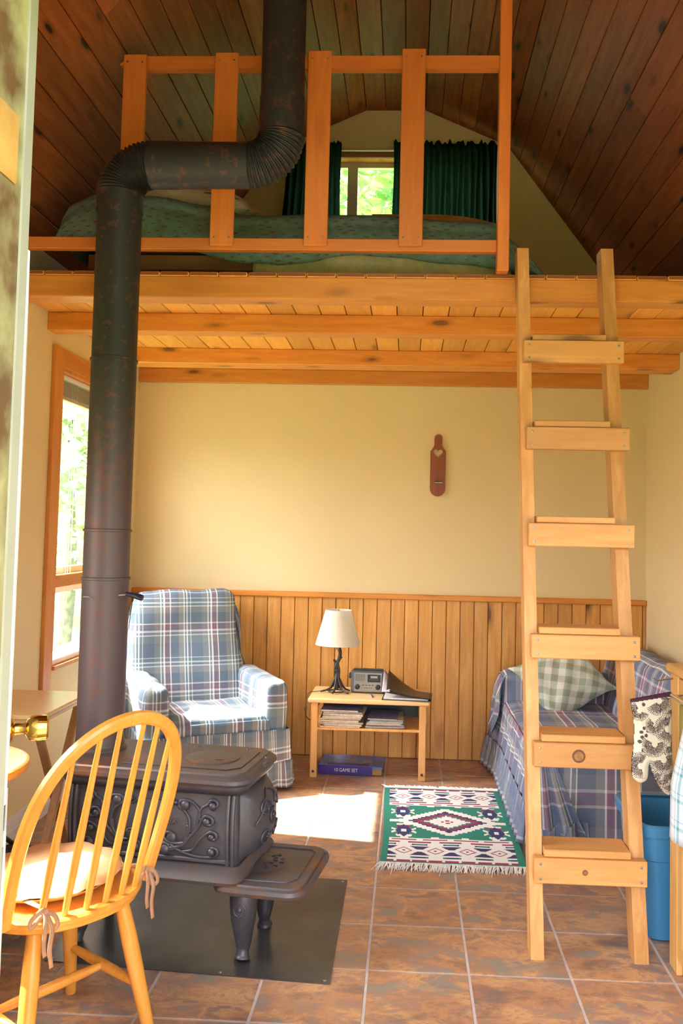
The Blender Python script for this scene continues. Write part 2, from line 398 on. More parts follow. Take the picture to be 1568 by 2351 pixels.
def gable(name, y0, y1, hole, hole2=None):
    hs = [(h[0]-g, h[1]+g, h[2]-g, h[3]+g) for h, g in ((hole, .028 if hole2 else .019), (hole2, .019)) if h]
    xs = sorted(set([XL-.16, XR+.16, XL, XR, XC-KN, XC+KN, XC-AP, XC+AP]+[h[0] for h in hs]+[h[1] for h in hs]))
    def top(x):
        d = abs(x-XC); d = min(d, XR-XC)
        return interp(d, [(0, ZR), (AP, ZR), (KN, ZK), (XR-XC, Z_EAVE)])+.03
    mb = MB(); M = Matrix(((1, 0, 0, 0), (0, 0, 1, 0), (0, 1, 0, 0), (0, 0, 0, 1)))
    for a, b in zip(xs, xs[1:]):
        segs = [(-.05, None)]; m_ = (a+b)/2; z = -.05; out = []
        for h in sorted(hs, key=lambda q: q[2]):
            if h[0] <= m_ <= h[1]: out.append((z, h[2])); z = h[3]
        for (za, zb) in out:
            if zb > za: mb.prism([(a, za), (b, za), (b, zb), (a, zb)], y0, y1, M)
        mb.prism([(a, z), (b, z), (b, top(b)), (a, top(a))], y0, y1, M)
    return struct(mb.build(name, WALL))
W3 = (-.84, .50, 3.22, 4.06)
wb = gable('wall_back', YB, YB+.16, W3)
DO = (-.515, .93, -.06, 2.25); W4 = (-.45, .20, 3.0, 3.5)
wf = gable('wall_front', YF-.12, YF, DO, W4)
# ceiling: boards on a backing, every board a part
M_xz = Matrix(((1, 0, 0, 0), (0, 0, 1, 0), (0, 1, 0, 0), (0, 0, 0, 1)))
pr = [(XL-.25, Z_EAVE-.25*1.35+.02), (XL, Z_EAVE+.02), (XC-KN, ZK+.02), (XC-AP, ZR+.02), (XC+AP, ZR+.02), (XC+KN, ZK+.02), (XR, Z_EAVE+.02), (XR+.25, Z_EAVE-.25*1.35+.02)]
BACK = plain('roof_sheathing', (.10, .05, .03), .9, nz=.3)
mb = MB()
for (a, za), (b, zb) in zip(pr, pr[1:]): mb.prism([(a, za), (b, zb), (b, zb+.12), (a, za+.12)], YF-.25, YB+.3, M_xz)
cl = struct(mb.build('ceiling', BACK))
# the stovepipe goes through the flat by the ridge; boards there just stop at it
def roofplane(x0, z0, x1, z1, n):
    dx, dz = x1-x0, z1-z0; Ls = math.hypot(dx, dz); wd = Ls/n; th = math.atan2(dz, dx)
    for k in range(n):
        t = (k+.5)/n; cx, cz = x0+dx*t, z0+dz*t
        y = YF; rnd = random.Random(k*7+int(x0*100))
        cuts = [YF, YF+rnd.uniform(1.2, 3.4), YB] if rnd.random() < .8 else [YF, YB]
        for a, b in zip(cuts, cuts[1:]):
            nx, nz = -math.sin(th), math.cos(th)
            o = board('board', CEIL, (b-a-.002, wd-.0025, .016), (cx+nx*.008, (a+b)/2, cz+nz*.008), (0, 0, 0), cl, .0028)
            o.matrix_local = Matrix.Translation((cx+nx*.008, (a+b)/2, cz+nz*.008)) @ Matrix(((0, math.cos(th), -math.sin(th)), (1, 0, 0), (0, math.sin(th), math.cos(th)))).to_4x4()
roofplane(XL, Z_EAVE, XC-KN, ZK, 12); roofplane(XC-KN, ZK, XC-AP, ZR, 5); roofplane(XC-AP, ZR, XC+AP, ZR, 3)
roofplane(XC+AP, ZR, XC+KN, ZK, 5); roofplane(XC+KN, ZK, XR, Z_EAVE, 12)
# baseboards
struct(MB().bb(XL, XL+.014, YF, YB, 0, .085).bb(XL, XL+.02, YF, YB, 0, .05).bb(XL, XL+.009, YF, YB, .085, .105).build('baseboard_left', WHITE))
struct(MB().bb(XR-.014, XR, YF, YB, 0, .09).build('baseboard_right', WHITE))
# wainscot planks belong to the back wall
pw = .0922; x = XL+.004; k = 0
while x < XR-.01:
    wd = min(pw, XR-x)
    o = MB().bb(-wd/2+.0022, wd/2-.0022, -.008, .008, 0, 1.045, bev=.003) if wd not in _cache else None
    if o: q = o.build('plank', PINE, wb); _cache[wd] = q.data
    else: q = bpy.data.objects.new('plank', _cache[wd]); COL.objects.link(q); q.parent = wb
    q.location = (x+wd/2, YB-.008, .005); x += pw
struct(MB().bb(XL, XR, YB-.003, YB, 0, 1.045).build('trim_1', plain('plank_backing', (.36, .16, .04), .8, nz=.2)))
struct(MB().bb(XL, XR, YB-.035, YB, 1.045, 1.082, bev=.006).build('trim_2', BEAM))

# ---- windows
def window_leftwall(name, W, mid=None, blind=False):
    ya, yb, za, zb = W; x = XL
    f = struct(MB().bb(x-.16, x+.018, ya-.02, ya, za-.02, zb+.02).bb(x-.16, x+.018, yb, yb+.02, za-.02, zb+.02)
        .bb(x-.16, x+.018, ya, yb, zb, zb+.02).bb(x-.16, x+.03, ya, yb, za-.02, za).build(name, TRIMZ))
    c = .1
    MB().bb(x, x+.022, ya-.12, ya-.02, za-.13, zb+.12, bev=.003).build('casing', TRIMZ, f)
    MB().bb(x, x+.022, yb+.02, yb+.12, za-.13, zb+.12, bev=.003).build('casing', TRIMZ, f)
    MB().bb(x, x+.020, ya-.02, yb+.02, zb+.02, zb+.12, bev=.003).build('casing', TRIM, f)
    MB().bb(x-.07, x+.005, ya, yb, za, za+.03, bev=.003).build('stool', VINYL, f)
    s = .035; zs = [za, zb] if not mid else [za, mid-.035, mid+.035, zb]
    if mid: MB().bb(x-.13, x-.02, ya, yb, mid-.035, mid+.035, bev=.004).build('rail', TRIM, f)
    for a, b in zip(zs[::2], zs[1::2]):
        q = MB(); q.bb(x-.11, x-.07, ya, ya+s, a, b).bb(x-.11, x-.07, yb-s, yb, a, b).bb(x-.11, x-.07, ya+s, yb-s, a, a+s).bb(x-.11, x-.07, ya+s, yb-s, b-s, b)
        sa = q.build('sash', VINYL, f); MB().bb(x-.092, x-.088, ya+s, yb-s, a+s, b-s).build('pane', GLASS, sa)
    return f
w1 = window_leftwall('window_1', W1, 1.19); w2 = window_leftwall('window_2', W2)
# unseen right-hand and front gable windows are added to let in daylight
def window_y(name, W, y, t, sgn, mull=(), mat=VINYL, case=True):
    xa, xb, za, zb = W
    f = struct(MB().bb(xa-.02, xa, y-t if sgn < 0 else y, y if sgn < 0 else y+t, za-.02, zb+.02).bb(xb, xb+.02, y-t if sgn < 0 else y, y if sgn < 0 else y+t, za-.02, zb+.02)
        .bb(xa, xb, y-t if sgn < 0 else y, y if sgn < 0 else y+t, zb, zb+.02).bb(xa, xb, y-t if sgn < 0 else y, y if sgn < 0 else y+t, za-.02, za).build(name, TRIM))
    ym = y+sgn*.09; xs = [xa]+list(mull)+[xb]; s = .035
    for a, b in zip(xs, xs[1:]):
        q = MB(); q.bb(a, a+s, ym-.02, ym+.02, za, zb).bb(b-s, b, ym-.02, ym+.02, za, zb).bb(a+s, b-s, ym-.02, ym+.02, za, za+s).bb(a+s, b-s, ym-.02, ym+.02, zb-s, zb)
        sa = q.build('sash', mat, f); MB().bb(a+s, b-s, ym-.002, ym+.002, za+s, zb-s).build('pane', GLASS, sa)
    if case:
        yi = y-sgn*.011
        CM = wood('redwood_casing_'+name, (.42, .15, .05), (.30, .10, .035), axis=0, knots=0)
        for a, b, c, d in ((xa-.05, xa, za-.05, zb+.05), (xb, xb+.05, za-.05, zb+.05), (xa, xb, zb, zb+.05), (xa, xb, za-.05, za)):
            MB().bb(a, b, yi-.011, yi+.011, c, d, bev=.003).build('casing', CM, f)
    return f
w3 = window_y('window_3', W3, YB, .16, 1, mull=(-.43,))
w4 = window_y('fill_window_4', W4, YF, .12, -1, mull=(-.15,))  # added front gable opening, out of view, brightens the ceiling
f5 = struct(MB().bb(XR-.018, XR+.16, W5[0]-.02, W5[0], W5[2]-.02, W5[3]+.02).bb(XR-.018, XR+.16, W5[1], W5[1]+.02, W5[2]-.02, W5[3]+.02)
    .bb(XR-.018, XR+.16, W5[0], W5[1], W5[3], W5[3]+.02).bb(XR-.03, XR+.16, W5[0], W5[1], W5[2]-.02, W5[2]).build('fill_window_5', TRIM))  # added kitchen-side opening, out of view, for fill daylight
MB().bb(XR+.088, XR+.092, W5[0], W5[1], W5[2], W5[3]).build('pane', GLASS, f5)
# raised venetian blind in window_1
bl = thing('venetian_blind', 'raised blind bunched at the head of the tall left window', 'blind', (XL-.035, (W1[0]+W1[1])/2, W1[3]))
BLM = plain('blind_slat', (.52, .45, .32), .5, nz=.1)
MB().box((0, 0, -.014), (.04, W1[1]-W1[0]-.01, .026), bev=.003).build('head_rail', WHITE, bl)
for k in range(14): board('slat', BLM, (W1[1]-W1[0]-.02, .035, .0022), (0, 0, -.036-k*.0062), (0, 0, PI/2), bl, 0)
MB().box((0, 0, -.13), (.03, W1[1]-W1[0]-.02, .014), bev=.003).build('bottom_rail', BLM, bl)
for yy, zz in ((-.17, -1.25), (-.13, -1.1), (-.20, -1.38)): MB().tube([(.012, yy, -.02), (.012, yy, zz)], .0016, 5).build('cord', WHITE, bl)

# ---- front door and its frame (opened inward, seen along its edge)
PAINT = plain('flaking_cream_paint', (.32, .30, .14), .6, nscale=7, col2=(.10, .05, .015), bmp=.5, bscale=30)
jm = struct(MB().bb(DO[0]-.03, DO[0], YF-.14, YF+.02, 0, DO[3]).bb(DO[1], DO[1]+.03, YF-.14, YF+.02, 0, DO[3]).bb(DO[0], DO[1], YF-.14, YF+.02, DO[3], DO[3]+.03).build('trim_3', PAINT))
MB().bb(DO[0], DO[0]+.003, YF-.004, YF+.018, 0, DO[3]).build('weather_strip', plain('weather_strip_vinyl', (.30, .29, .22), .5, nz=.1), jm)
HG = plain('painted_hinge', (.50, .27, .07), .5, nz=.3, nscale=12)
hm = MB(); 
for s_ in (1.98, .35): hm.box((DO[0]+.002, YF-.066, s_), (.004, .085, .09), bev=.0018)
hm.build('hinge', HG, jm)
dl = struct(bpy.data.objects.new('door_1', None)); COL.objects.link(dl)
ang = math.atan2(.81, -.365); dl.location = (DO[0], YF+.015, 0); dl.rotation_euler = (0, 0, ang)
DW = .885
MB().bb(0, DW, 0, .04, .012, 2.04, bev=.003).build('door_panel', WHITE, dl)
MB().bb(.12, .40, -.006, 0, .2, .95, bev=.005).bb(.48, .76, -.006, 0, .2, .95, bev=.005).bb(.12, .76, -.006, 0, 1.1, 1.9, bev=.005).build('moulding', WHITE, dl)
kp = MB()
def lathe_y(prof, n=24, c=(0, 0, 0)):
    m = MB().lathe(prof, n); m.v = [(x+c[0], -z+c[1], y+c[2]) for x, y, z in m.v]; return m
kb = lathe_y([(.031, 0), (.032, .004), (.026, .010), (.013, .014), (.011, .030), (.014, .036), (.022, .040), (.0265, .048), (.0275, .062), (.0265, .078), (.022, .082), (.004, .083)], 28, (DW-.065, 0, 1.055))
kb.build('door_knob', BRASS, dl, smooth=35)
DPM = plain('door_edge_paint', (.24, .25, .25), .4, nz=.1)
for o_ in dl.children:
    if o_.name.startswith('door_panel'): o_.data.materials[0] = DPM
# porch outside, where the photograph was taken from
struct(MB().bb(-1.6, 1.6, -2.2, YF-.15, -.14, -.02).build('trim_4', wood('porch_boards', (.35, .25, .16), (.25, .18, .11), axis=0)))

# ================================================================== LOFT
DK0, DK1 = 2.581, 2.600
ld = thing('loft_floor', 'deck of narrow pine boards spanning the cabin below the loft bed', 'loft floor', (0, 0, 0))
n = 27; dp = (XR-XL)/n
for k in range(n):
    board('board', DECK, (YB-3.66, dp-.004, DK1-DK0), (XL+dp*(k+.5), (3.66+YB)/2+random.uniform(-.002, .002), (DK0+DK1)/2), (0, 0, PI/2), ld, .003)
for (y0, y1, z0, lab) in ((3.66, 3.772, 2.487, 'front loft beam of golden fir that the ladder leans on'), (4.307, 4.416, 2.487, 'second loft beam back from the ladder, orange fir'),
                      (5.15, 5.312, 2.487, 'third loft beam from the front, crossing above the end table'), (5.812, 5.855, 2.484, 'loft ledger fixed flat against the back wall above the cream paint')):
    o = MB().bb(-(XR-XL)/2, (XR-XL)/2, y0, y1, z0, DK0, bev=.004).build('beam', BEAM, None); o.location.x = XC
    tag(o, lab, 'beam', 'loft floor beams')
RY = 3.62
lr = thing('loft_railing', 'orange fir guard railing with four flat uprights across the loft edge', 'railing', (0, RY, 2.6))
def rb(nm, x0, x1, y0, y1, z0, z1, mat): return MB().bb(x0, x1, y0-RY, y1-RY, z0-2.6, z1-2.6, bev=.003).build(nm, mat, lr)
rb('bottom_rail', XL+.08, .352, 3.622, 3.660, 2.685, 2.737, RAIL)
M_ = MB(); zt = 3.535-2.6
M_.prism([(-1.245, 3.478-2.6), (.352, 3.478-2.6), (.352, zt), (-1.225, zt), (-1.29, 3.50-2.6)], .002, .040, M_xz); M_.build('top_rail', RAIL, lr)
for xc_, z0, z1 in ((-1.215, 2.70, 3.533), (-.816, 2.697, 3.540), (-.414, 2.70, 3.548), (-.012, 2.702, 3.556)):
    b_ = rb('baluster', xc_-.05, xc_+.05, 3.601, 3.620, z0, z1, RAILZ)
    sm = MB()
    for dx in (-.032, .032):
        for zz in (z0+.035, z1-.035):
            q = lathe_y([(.004, 0), (.004, .002), (.001, .0025)], 8, (xc_+dx, 3.601-RY, zz-2.6)); sm.add(q.v, q.f)
    sm.build('screws', SCREW, b_)
rb('post', .352, .402, 3.604, 3.660, 2.6, 4.27, RAILZ)

# ---- bed in the loft
bed = thing('bed', 'low wooden bed on the loft deck behind the railing', 'bed', (0, 0, 2.6))
for sx in (-1.42, .42):
    for sy in (3.95, 5.1): MB().bb(sx-.03, sx+.03, sy-.03, sy+.03, 0, .13).build('leg', BEAM, bed)
MB().bb(-1.5, .5, 3.90, 3.93, .08, .15, bev=.003).build('side_rail', wood('bed_rail_wood', (.33, .15, .07), (.2, .09, .04)), bed)
MB().bb(-1.5, .5, 5.15, 5.18, .08, .15, bev=.003).build('side_rail', BEAM, bed)
for k in range(11): board('slat', BEAM, (1.25, .07, .018), (-1.42+k*.19, 4.53, .125), (0, 0, PI/2), bed)
MB().rbox((-.55, 4.55, .215), (1.80, 1.20, .15), .05, 6).build('mattress', clothmat('brown_mattress_ticking', (.11, .045, .03), 0), bed, smooth='all')
# arched back rail of the bed
pts = [(-.35+.05*k, .86-.0) for k in range(0)]
am = MB(); arc = []
for k in range(25):
    xx = -.25+.80*k/24; arc.append((xx, (.795) - .38*max(0, (xx-.12))**2*1.0))
poly = [(a, b) for a, b in arc]+[(a, b-.09) for a, b in reversed(arc)]
am.prism([(a, b) for a, b in poly], 5.11, 5.135, M_xz); am.build('headboard', wood('bed_arch_wood', (.78, .38, .12), (.6, .26, .07)), bed)
for xx, tz in ((-.22, .75), (.52, .64)): MB().bb(xx-.02, xx+.02, 5.11, 5.14, .08, tz).build('headboard_post', BEAM, bed)
# comforter draped over it
def quilt_mat():
    m, nt, bs = newmat('green_sprigged_comforter'); uv = N(nt, 'UVMap'); mp = N(nt, 'Mapping'); mp.inputs['Scale'].default_value = (15, 15, 15); L(nt, uv.outputs[0], mp.inputs[0])
    mp.inputs['Rotation'].default_value = (0, 0, .6)
    v = N(nt, 'TexVoronoi'); v.inputs['Scale'].default_value = 1; v.inputs['Randomness'].default_value = .25; L(nt, mp.outputs[0], v.inputs['Vector'])
    f = ramp(nt, v.outputs['Distance'], [(0, (1, 1, 1)), (.20, (1, 1, 1)), (.25, (0, 0, 0))])
    n = noisen(nt, coords(nt), 25, 3)
    b = ramp(nt, n, [(.35, (.115, .20, .165)), (.65, (.16, .27, .22))])
    L(nt, mixc(nt, f, b, (.16, .085, .07)), bs.inputs['Base Color']); bs.inputs['Roughness'].default_value = .95
    bump(nt, bs, noisen(nt, coords(nt), 7, 3), .5, .02); return m
QM = quilt_mat()
TOP = [(-1.625, 2.80), (-1.61, 2.90), (-1.585, 2.97), (-1.46, 3.03), (-1.2, 3.03), (-.93, 2.99), (-.80, 2.94), (.05, 2.935), (.36, 2.92), (.44, 2.84), (.53, 2.75), (.61, 2.66)]
HEM = [(-1.625, 2.79), (-1.05, 2.775), (-.89, 2.73), (-.77, 2.697), (-.61, 2.688), (-.50, 2.702), (-.38, 2.721), (-.24, 2.739), (-.10, 2.73), (.10, 2.707), (.38, 2.678), (.55, 2.655), (.61, 2.64)]
def quilt(u, v):
    x = -1.625+2.235*u; zt = interp(x, TOP); zh = interp(x, HEM)
    yf = 3.85+.06*math.sin(x*5)*.3
    if v < .35:
        t = v/.35; z = zh+(zt-.07-zh)*t; y = yf-.03*math.sin(t*PI)+.01*noise.noise(Vector((x*9, z*9, 0)))
    else:
        t = (v-.35)/.65
        if t < .3: a = t/.3*PI/2; z = zt-.07+.07*math.sin(a); y = yf+.10*(1-math.cos(a))
        else: tt = (t-.3)/.7; y = yf+.10+tt*1.12; z = zt-.02*tt-.01*math.sin(tt*9+x*4)
    nn = noise.noise(Vector((x*4.5, y*4.5, z*5)))*.022
    return (x, y-abs(nn)*.5, min(z+nn*.6, zt+.02))
cf = MB().grid(quilt, 90, 40, lambda u, v: (2.41*u, v*1.8)).build('comforter', QM, None, smooth='all', solid=.012)
tag(cf, 'green comforter with small brown sprigs hanging over the loft bed', 'comforter')
SHM = clothmat('cream_sheet', (.62, .52, .33), 0)
def sheet(u, v):
    x = -.73+1.17*u; zt_ = 2.76; return (x, 3.872+.012*math.sin(x*23)+.01*v, zt_+(2.607+.01*math.sin(x*7)-zt_)*v)
tag(MB().grid(sheet, 50, 8, lambda u, v: (u, v)).build('bed_sheet', SHM, None, smooth='all', solid=.004), 'cream sheet drooping below the comforter hem on the loft bed', 'sheet')
def pillow_mb(w_, h_, t_, n=22, wr_=.006, seed=0, pinch=.82):
    mb = MB()
    for sg in (1, -1):
        def fn(u, v):
            a, b = u*2-1, v*2-1; e = (max(0, 1-abs(a)**2.6)*max(0, 1-abs(b)**2.6))**.5
            k = 1-(1-pinch)*(1-abs(a)**4)*abs(b)**2; k2 = 1-(1-pinch)*(1-abs(b)**4)*abs(a)**2
            q = Vector((a*w_/2*k2, b*h_/2*k, sg*t_/2*e))
            q.z += wr_*noise.noise(Vector((a*3+seed, b*3, sg)))*2*min(1, e*2); return tuple(q)
        mb.grid(fn, n, n, lambda u, v: (u*w_, v*h_))
    return mb
p1 = pillow_mb(.6, .42, .17, seed=2).build('pillow', clothmat('cream_pillowcase', (.66, .58, .42), 0), None, smooth='all')
p1.location = (-1.08, 4.22, 3.105); p1.rotation_euler = (R(18), R(4), .1); tag(p1, 'cream pillow lying on the left end of the loft bed', 'pillow')
LM = plain('leaf_print', (.05, .06, .05), .9, nz=.2)
mb = MB()
for (cx_, cy_, a_) in ((.13, -.12, .3), (.20, -.05, 1.4), (.08, -.16, 2.5), (.20, -.15, .9)):
    mb.box((cx_, cy_, .064-abs(cx_)*.10), (.06, .014, .004), Matrix.Rotation(a_, 3, 'Z'))
mb.build('leaf_print', LM, p1)

# ---- curtains, rod
CU = clothmat('dark_green_curtain', (.008, .020, .012), .7, (.004, .011, .007), 60, .2)
rod = MB().tube([(-.92, YB-.06, 4.092), (.58, YB-.06, 4.092)], .007, 8)
for xx in (-.9, .56): rod.tube([(xx, YB-.06, 4.092), (xx, YB, 4.092)], .006, 6)
tag(rod.build('curtain_rod', WHITE, None, smooth=True), 'thin white rod above the loft window carrying the green curtains', 'curtain rod')
def curtain(x0, x1, z0, lab, fold, spread=0):
    def fn(u, v):
        x = x0+(x1-x0)*u-spread*(1-u)*v; z = 4.135-(4.135-z0)*v
        if v < .04: z += .012*math.sin(u*61)+.006*math.sin(u*143)
        y = YB-.088-.018*math.sin(u*fold*2*PI+.4*math.sin(v*3+u*9))*(1 if v > .03 else .8)-.004
        return (x+.004*math.sin(v*8+u*40), y, z)
    o = MB().grid(fn, int(fold*12), 24, lambda u, v: (u, v)).build('curtain', CU, None, smooth='all'); tag(o, lab, 'curtain', 'loft window curtains')
curtain(-.86, -.50, 3.1, 'narrow dark green curtain bunched at the left of the loft window', 9, .06)
curtain(-.145, .552, 3.1, 'wide dark green curtain covering the right half of the loft window', 17)

# ================================================================== STOVEPIPE
PX, PY, PR = -1.164, 3.335, .0885
UX = -.528; ZH = 2.928
sp = thing('stovepipe', 'black metal stovepipe rising from the stove and stepping right towards the roof', 'stovepipe', (0, 0, 0))
def pipe_len(nm, p0, p1, r, par=sp): return MB().tube([p0, p1], r, 40, cap=False).build(nm, PIPE, par, smooth=30)
js = [.645, 1.30, 1.485, 2.15, ZH-.185]; 
for i_, (a, b) in enumerate(zip(js, js[1:])):
    r_ = PR-.0008*i_; rr = r_+.0045
    m = MB().lathe([(r_, a), (r_, b-.012), (rr, b-.010), (rr, b-.002), (r_, b)] if i_ < 3 else [(r_, a), (r_, b)], 44, (PX, PY, 0), cap=False)
    m.build('pipe_section', PIPE, sp, smooth=30)
MB().lathe([(PR+.014, .642), (PR+.014, .652), (PR+.004, .662), (PR, .70)], 44, (PX, PY, 0), cap=False).build('collar', RUSTIRON, sp, smooth=30)
def elbow(c, a0, a1, rad, r, n=26, seg=60):
    """corrugated elbow in the XZ plane"""
    mb = MB(); pts = []; rs = []
    for k in range(seg+1):
        a = a0+(a1-a0)*k/seg; pts.append((c[0]+rad*math.cos(a), PY, c[1]+rad*math.sin(a)))
        rs.append(r+.0045*math.sin(k/seg*n*2*PI)*(1 if 2 < k < seg-2 else 0))
    return mb.tube(pts, rs, 40, cap=False)
ER = .125
elbow((PX+ER, ZH-ER), PI, PI/2, ER, PR, 18, 180).build('elbow', PIPE, sp, smooth=60)
elbow((UX-ER, ZH+ER), -PI/2, 0, ER, PR-.001, 15, 150).build('elbow', PIPE, sp, smooth=60)
MB().tube([(PX, PY, ZH-.19), (PX, PY, ZH-ER+.004)], PR+.001, 40, cap=False).build('elbow_collar', PIPE, sp, smooth=30)
MB().tube([(PX+ER-.005, PY, ZH), (PX+ER+.10, PY, ZH)], PR+.0025, 40, cap=False).build('pipe_section', PIPE, sp, smooth=30)
MB().tube([(PX+ER+.09, PY, ZH), (UX-ER+.006, PY, ZH)], PR, 40, cap=False).build('pipe_section', PIPE, sp, smooth=30)
MB().tube([(UX, PY, ZH+ER-.004), (UX, PY, ZH+.27), (UX, PY, ZH+.272), (UX, PY, 4.48)], [PR, PR, PR-.003, PR-.003], 40, cap=False).build('pipe_section', PIPE, sp, smooth=30)
dh = MB().tube([(PX+.05, PY-.05, 1.232), (PX+.115, PY-.055, 1.237)], .0028, 8)
dh.build('damper_rod', SCREW, sp, smooth=True)
MB().tube(smoothpath([(PX+.10, PY-.055, 1.240), (PX+.13, PY-.056, 1.234), (PX+.165, PY-.058, 1.226)], 4), [.008, .0085, .009, .0095, .010, .011, .012, .012, .011], 12).build('damper_handle', plain('dark_navy_grip', (.012, .016, .04), .3, nz=.2), sp, smooth=True)
MB().tube([(PX-.045, PY-.085, 1.228), (PX-.05, PY-.098, 1.228), (PX-.028, PY-.100, 1.228), (PX-.018, PY-.093, 1.220)], .0022, 6).build('damper_pin', SCREW, sp)

# ================================================================== STOVE (local: x along its length, door end at +x)
HP = MB().prism([(-1.215, 3.012), (-.226, 2.942), (-.228, 3.802), (-1.26, 3.85)], 0.0005, .004)
HM = plain('hearth_sheet_steel', (.115, .115, .112), .33, .6, nscale=3, col2=(.065, .065, .066), bmp=.1, bscale=25)
hp = HP.build('hearth_pad', HM); tag(hp, 'dark sheet metal pad on the floor tiles under the stove', 'hearth pad')
mb = MB()
for x_, y_ in ((-.245, 2.962), (-.245, 3.78), (-1.19, 3.03), (-1.24, 3.83), (-.60, 2.985)): mb.lathe([(.006, .004), (.005, .0055), (.001, .006)], 8, (x_, y_, 0))
mb.build('screws', SCREW, hp)
st = thing('wood_stove', 'dark cast iron box stove with scrollwork sides on a metal pad', 'stove', (-.858, 3.250, .004), R(-7.5))
ZB0, ZB1 = .328, .578
HL, HW = .314, .166
def rrect(hl, hw, r, n=6, cx=0, cy=0):
    out = []
    for (sx, sy, a0) in ((1, 1, 0), (-1, 1, 90), (-1, -1, 180), (1, -1, 270)):
        for k in range(n+1): a = R(a0+90*k/n); out.append((cx+sx*(hl-r)+r*math.cos(a), cy+sy*(hw-r)+r*math.sin(a)))
    return out
def loft(levels, n=None, cap=True):
    """stack of outlines [(poly,z)]"""
    mb = MB(); m = len(levels[0][0]); vs = []; fs = []
    for poly, z in levels: vs += [(x, y, z) for x, y in poly]
    for i in range(len(levels)-1):
        for k in range(m): fs.append((i*m+k, i*m+(k+1) % m, (i+1)*m+(k+1) % m, (i+1)*m+k))
    if cap: fs.append(tuple(reversed(range(m)))); fs.append(tuple(range((len(levels)-1)*m, len(levels)*m)))
    return mb.add(vs, fs)
# body: side panels slightly bellied, ribs at the corners
lv = []
for k in range(9):
    t = k/8; z = ZB0+(ZB1-ZB0)*t; b = .012*math.sin(t*PI); lv.append((rrect(HL+b*.3, HW+b, .02), z))
loft(lv).build('firebox', IRON, st, smooth=30)
for sx in (-1, 1):
    for sy in (-1, 1):
        q = MB()
        for dx in (0, .018):
            pts = [(sx*(HL-.012-dx), sy*(HW+.004+.012*math.sin(t/8*PI)), ZB0+(ZB1-ZB0)*t/8) for t in range(9)]; q.tube(pts, .008, 8)
        q.build('corner_rib', IRON, st, smooth=True)
MB().bb(-HL+.02, HL-.02, -HW-.010, -HW+.01, ZB0+.004, ZB0+.02, bev=.004).bb(-HL+.02, HL-.02, HW-.01, HW+.010, ZB0+.004, ZB0+.02, bev=.004).build('foot_moulding', IRON, st)
# base plate and wide front shelf
loft([(rrect(HL+.020, HW+.045, .04), .274), (rrect(HL+.030, HW+.060, .045), .280), (rrect(HL+.032, HW+.064, .045), .292), (rrect(HL+.028, HW+.056, .045), .303), (rrect(HL+.01, HW+.02, .03), .328)]).build('base_plate', RUSTIRON, st, smooth=35)
def shf(a, b, r): return rrect(a, b, r, cx=.405, cy=-.008)
loft([(shf(.150, .205, .05), .246), (shf(.166, .222, .07), .254), (shf(.170, .226, .074), .266), (shf(.166, .222, .07), .278), (shf(.157, .212, .06), .283), (shf(.154, .209, .057), .281), (shf(.150, .205, .055), .287)]).build('hearth_shelf', RUSTIRON, st, smooth=35)
q = MB().tube([(.34, .155, .288), (.505, .155, .288), (.522, .135, .288), (.522, -.13, .288), (.49, -.165, .288), (.34, -.172, .288)], .0028, 6); q.build('shelf_line', IRON, st, smooth=True)
# ash grille and draft slots in front of the door
gm = MB()
gm.lathe([(.001, .012), (.05, .010), (.085, .004), (.095, 0)], 24, (.36, 0, .287)); gm.build('draft_cover', RUSTIRON, st, smooth=30)
sm = MB()
for i_ in range(5):
    for j_ in range(2):
        a = R(-62+i_*28); r_ = .048+.024*j_; sm.box((.36+r_*math.cos(a), r_*math.sin(a), .298-.004*j_), (.016, .006, .005), Matrix.Rotation(a, 3, 'Z'))
sm.build('draft_slots', BLACK, st)
# bellied door end with relief
dm = MB()
def dfn(u, v):
    y = (u*2-1)*.150; z = ZB0+.006+(ZB1-ZB0-.012)*v
    e = max(0, 1-(abs(u*2-1))**2.4)*max(0, 1-abs(v*2-1)**3.2); return (HL-.005+.085*e**.55, y, z)
dm.grid(dfn, 20, 16); dm.build('loading_door', IRON, st, smooth='all')
rel = MB()
def doorpt(u, v): p = dfn(u, v); return (p[0]+.003, p[1], p[2])
def spiral2(c, r0, turns, a0, n=26, sg=1): return [(c[0]+r0*(1-.82*k/n)*math.cos(a0+sg*turns*2*PI*k/n), c[1]+r0*(1-.82*k/n)*math.sin(a0+sg*turns*2*PI*k/n)) for k in range(n+1)]
for cu, cv, r0, a0, sg in ((.28, .7, .14, 0, 1), (.72, .7, .14, PI, -1), (.3, .3, .15, 0, -1), (.7, .3, .15, PI, 1), (.5, .52, .13, PI/2, 1)):
    rel.tube([doorpt(min(.97, max(.03, a)), min(.97, max(.03, b))) for a, b in spiral2((cu, cv), r0, 1.2, a0, sg=sg)], .0045, 6)
rel.tube([doorpt(.1+.8*k/20, .5+.42*math.sin(PI*k/20)) for k in range(21)], .004, 6)
rel.build('door_relief', IRON, st, smooth='all')
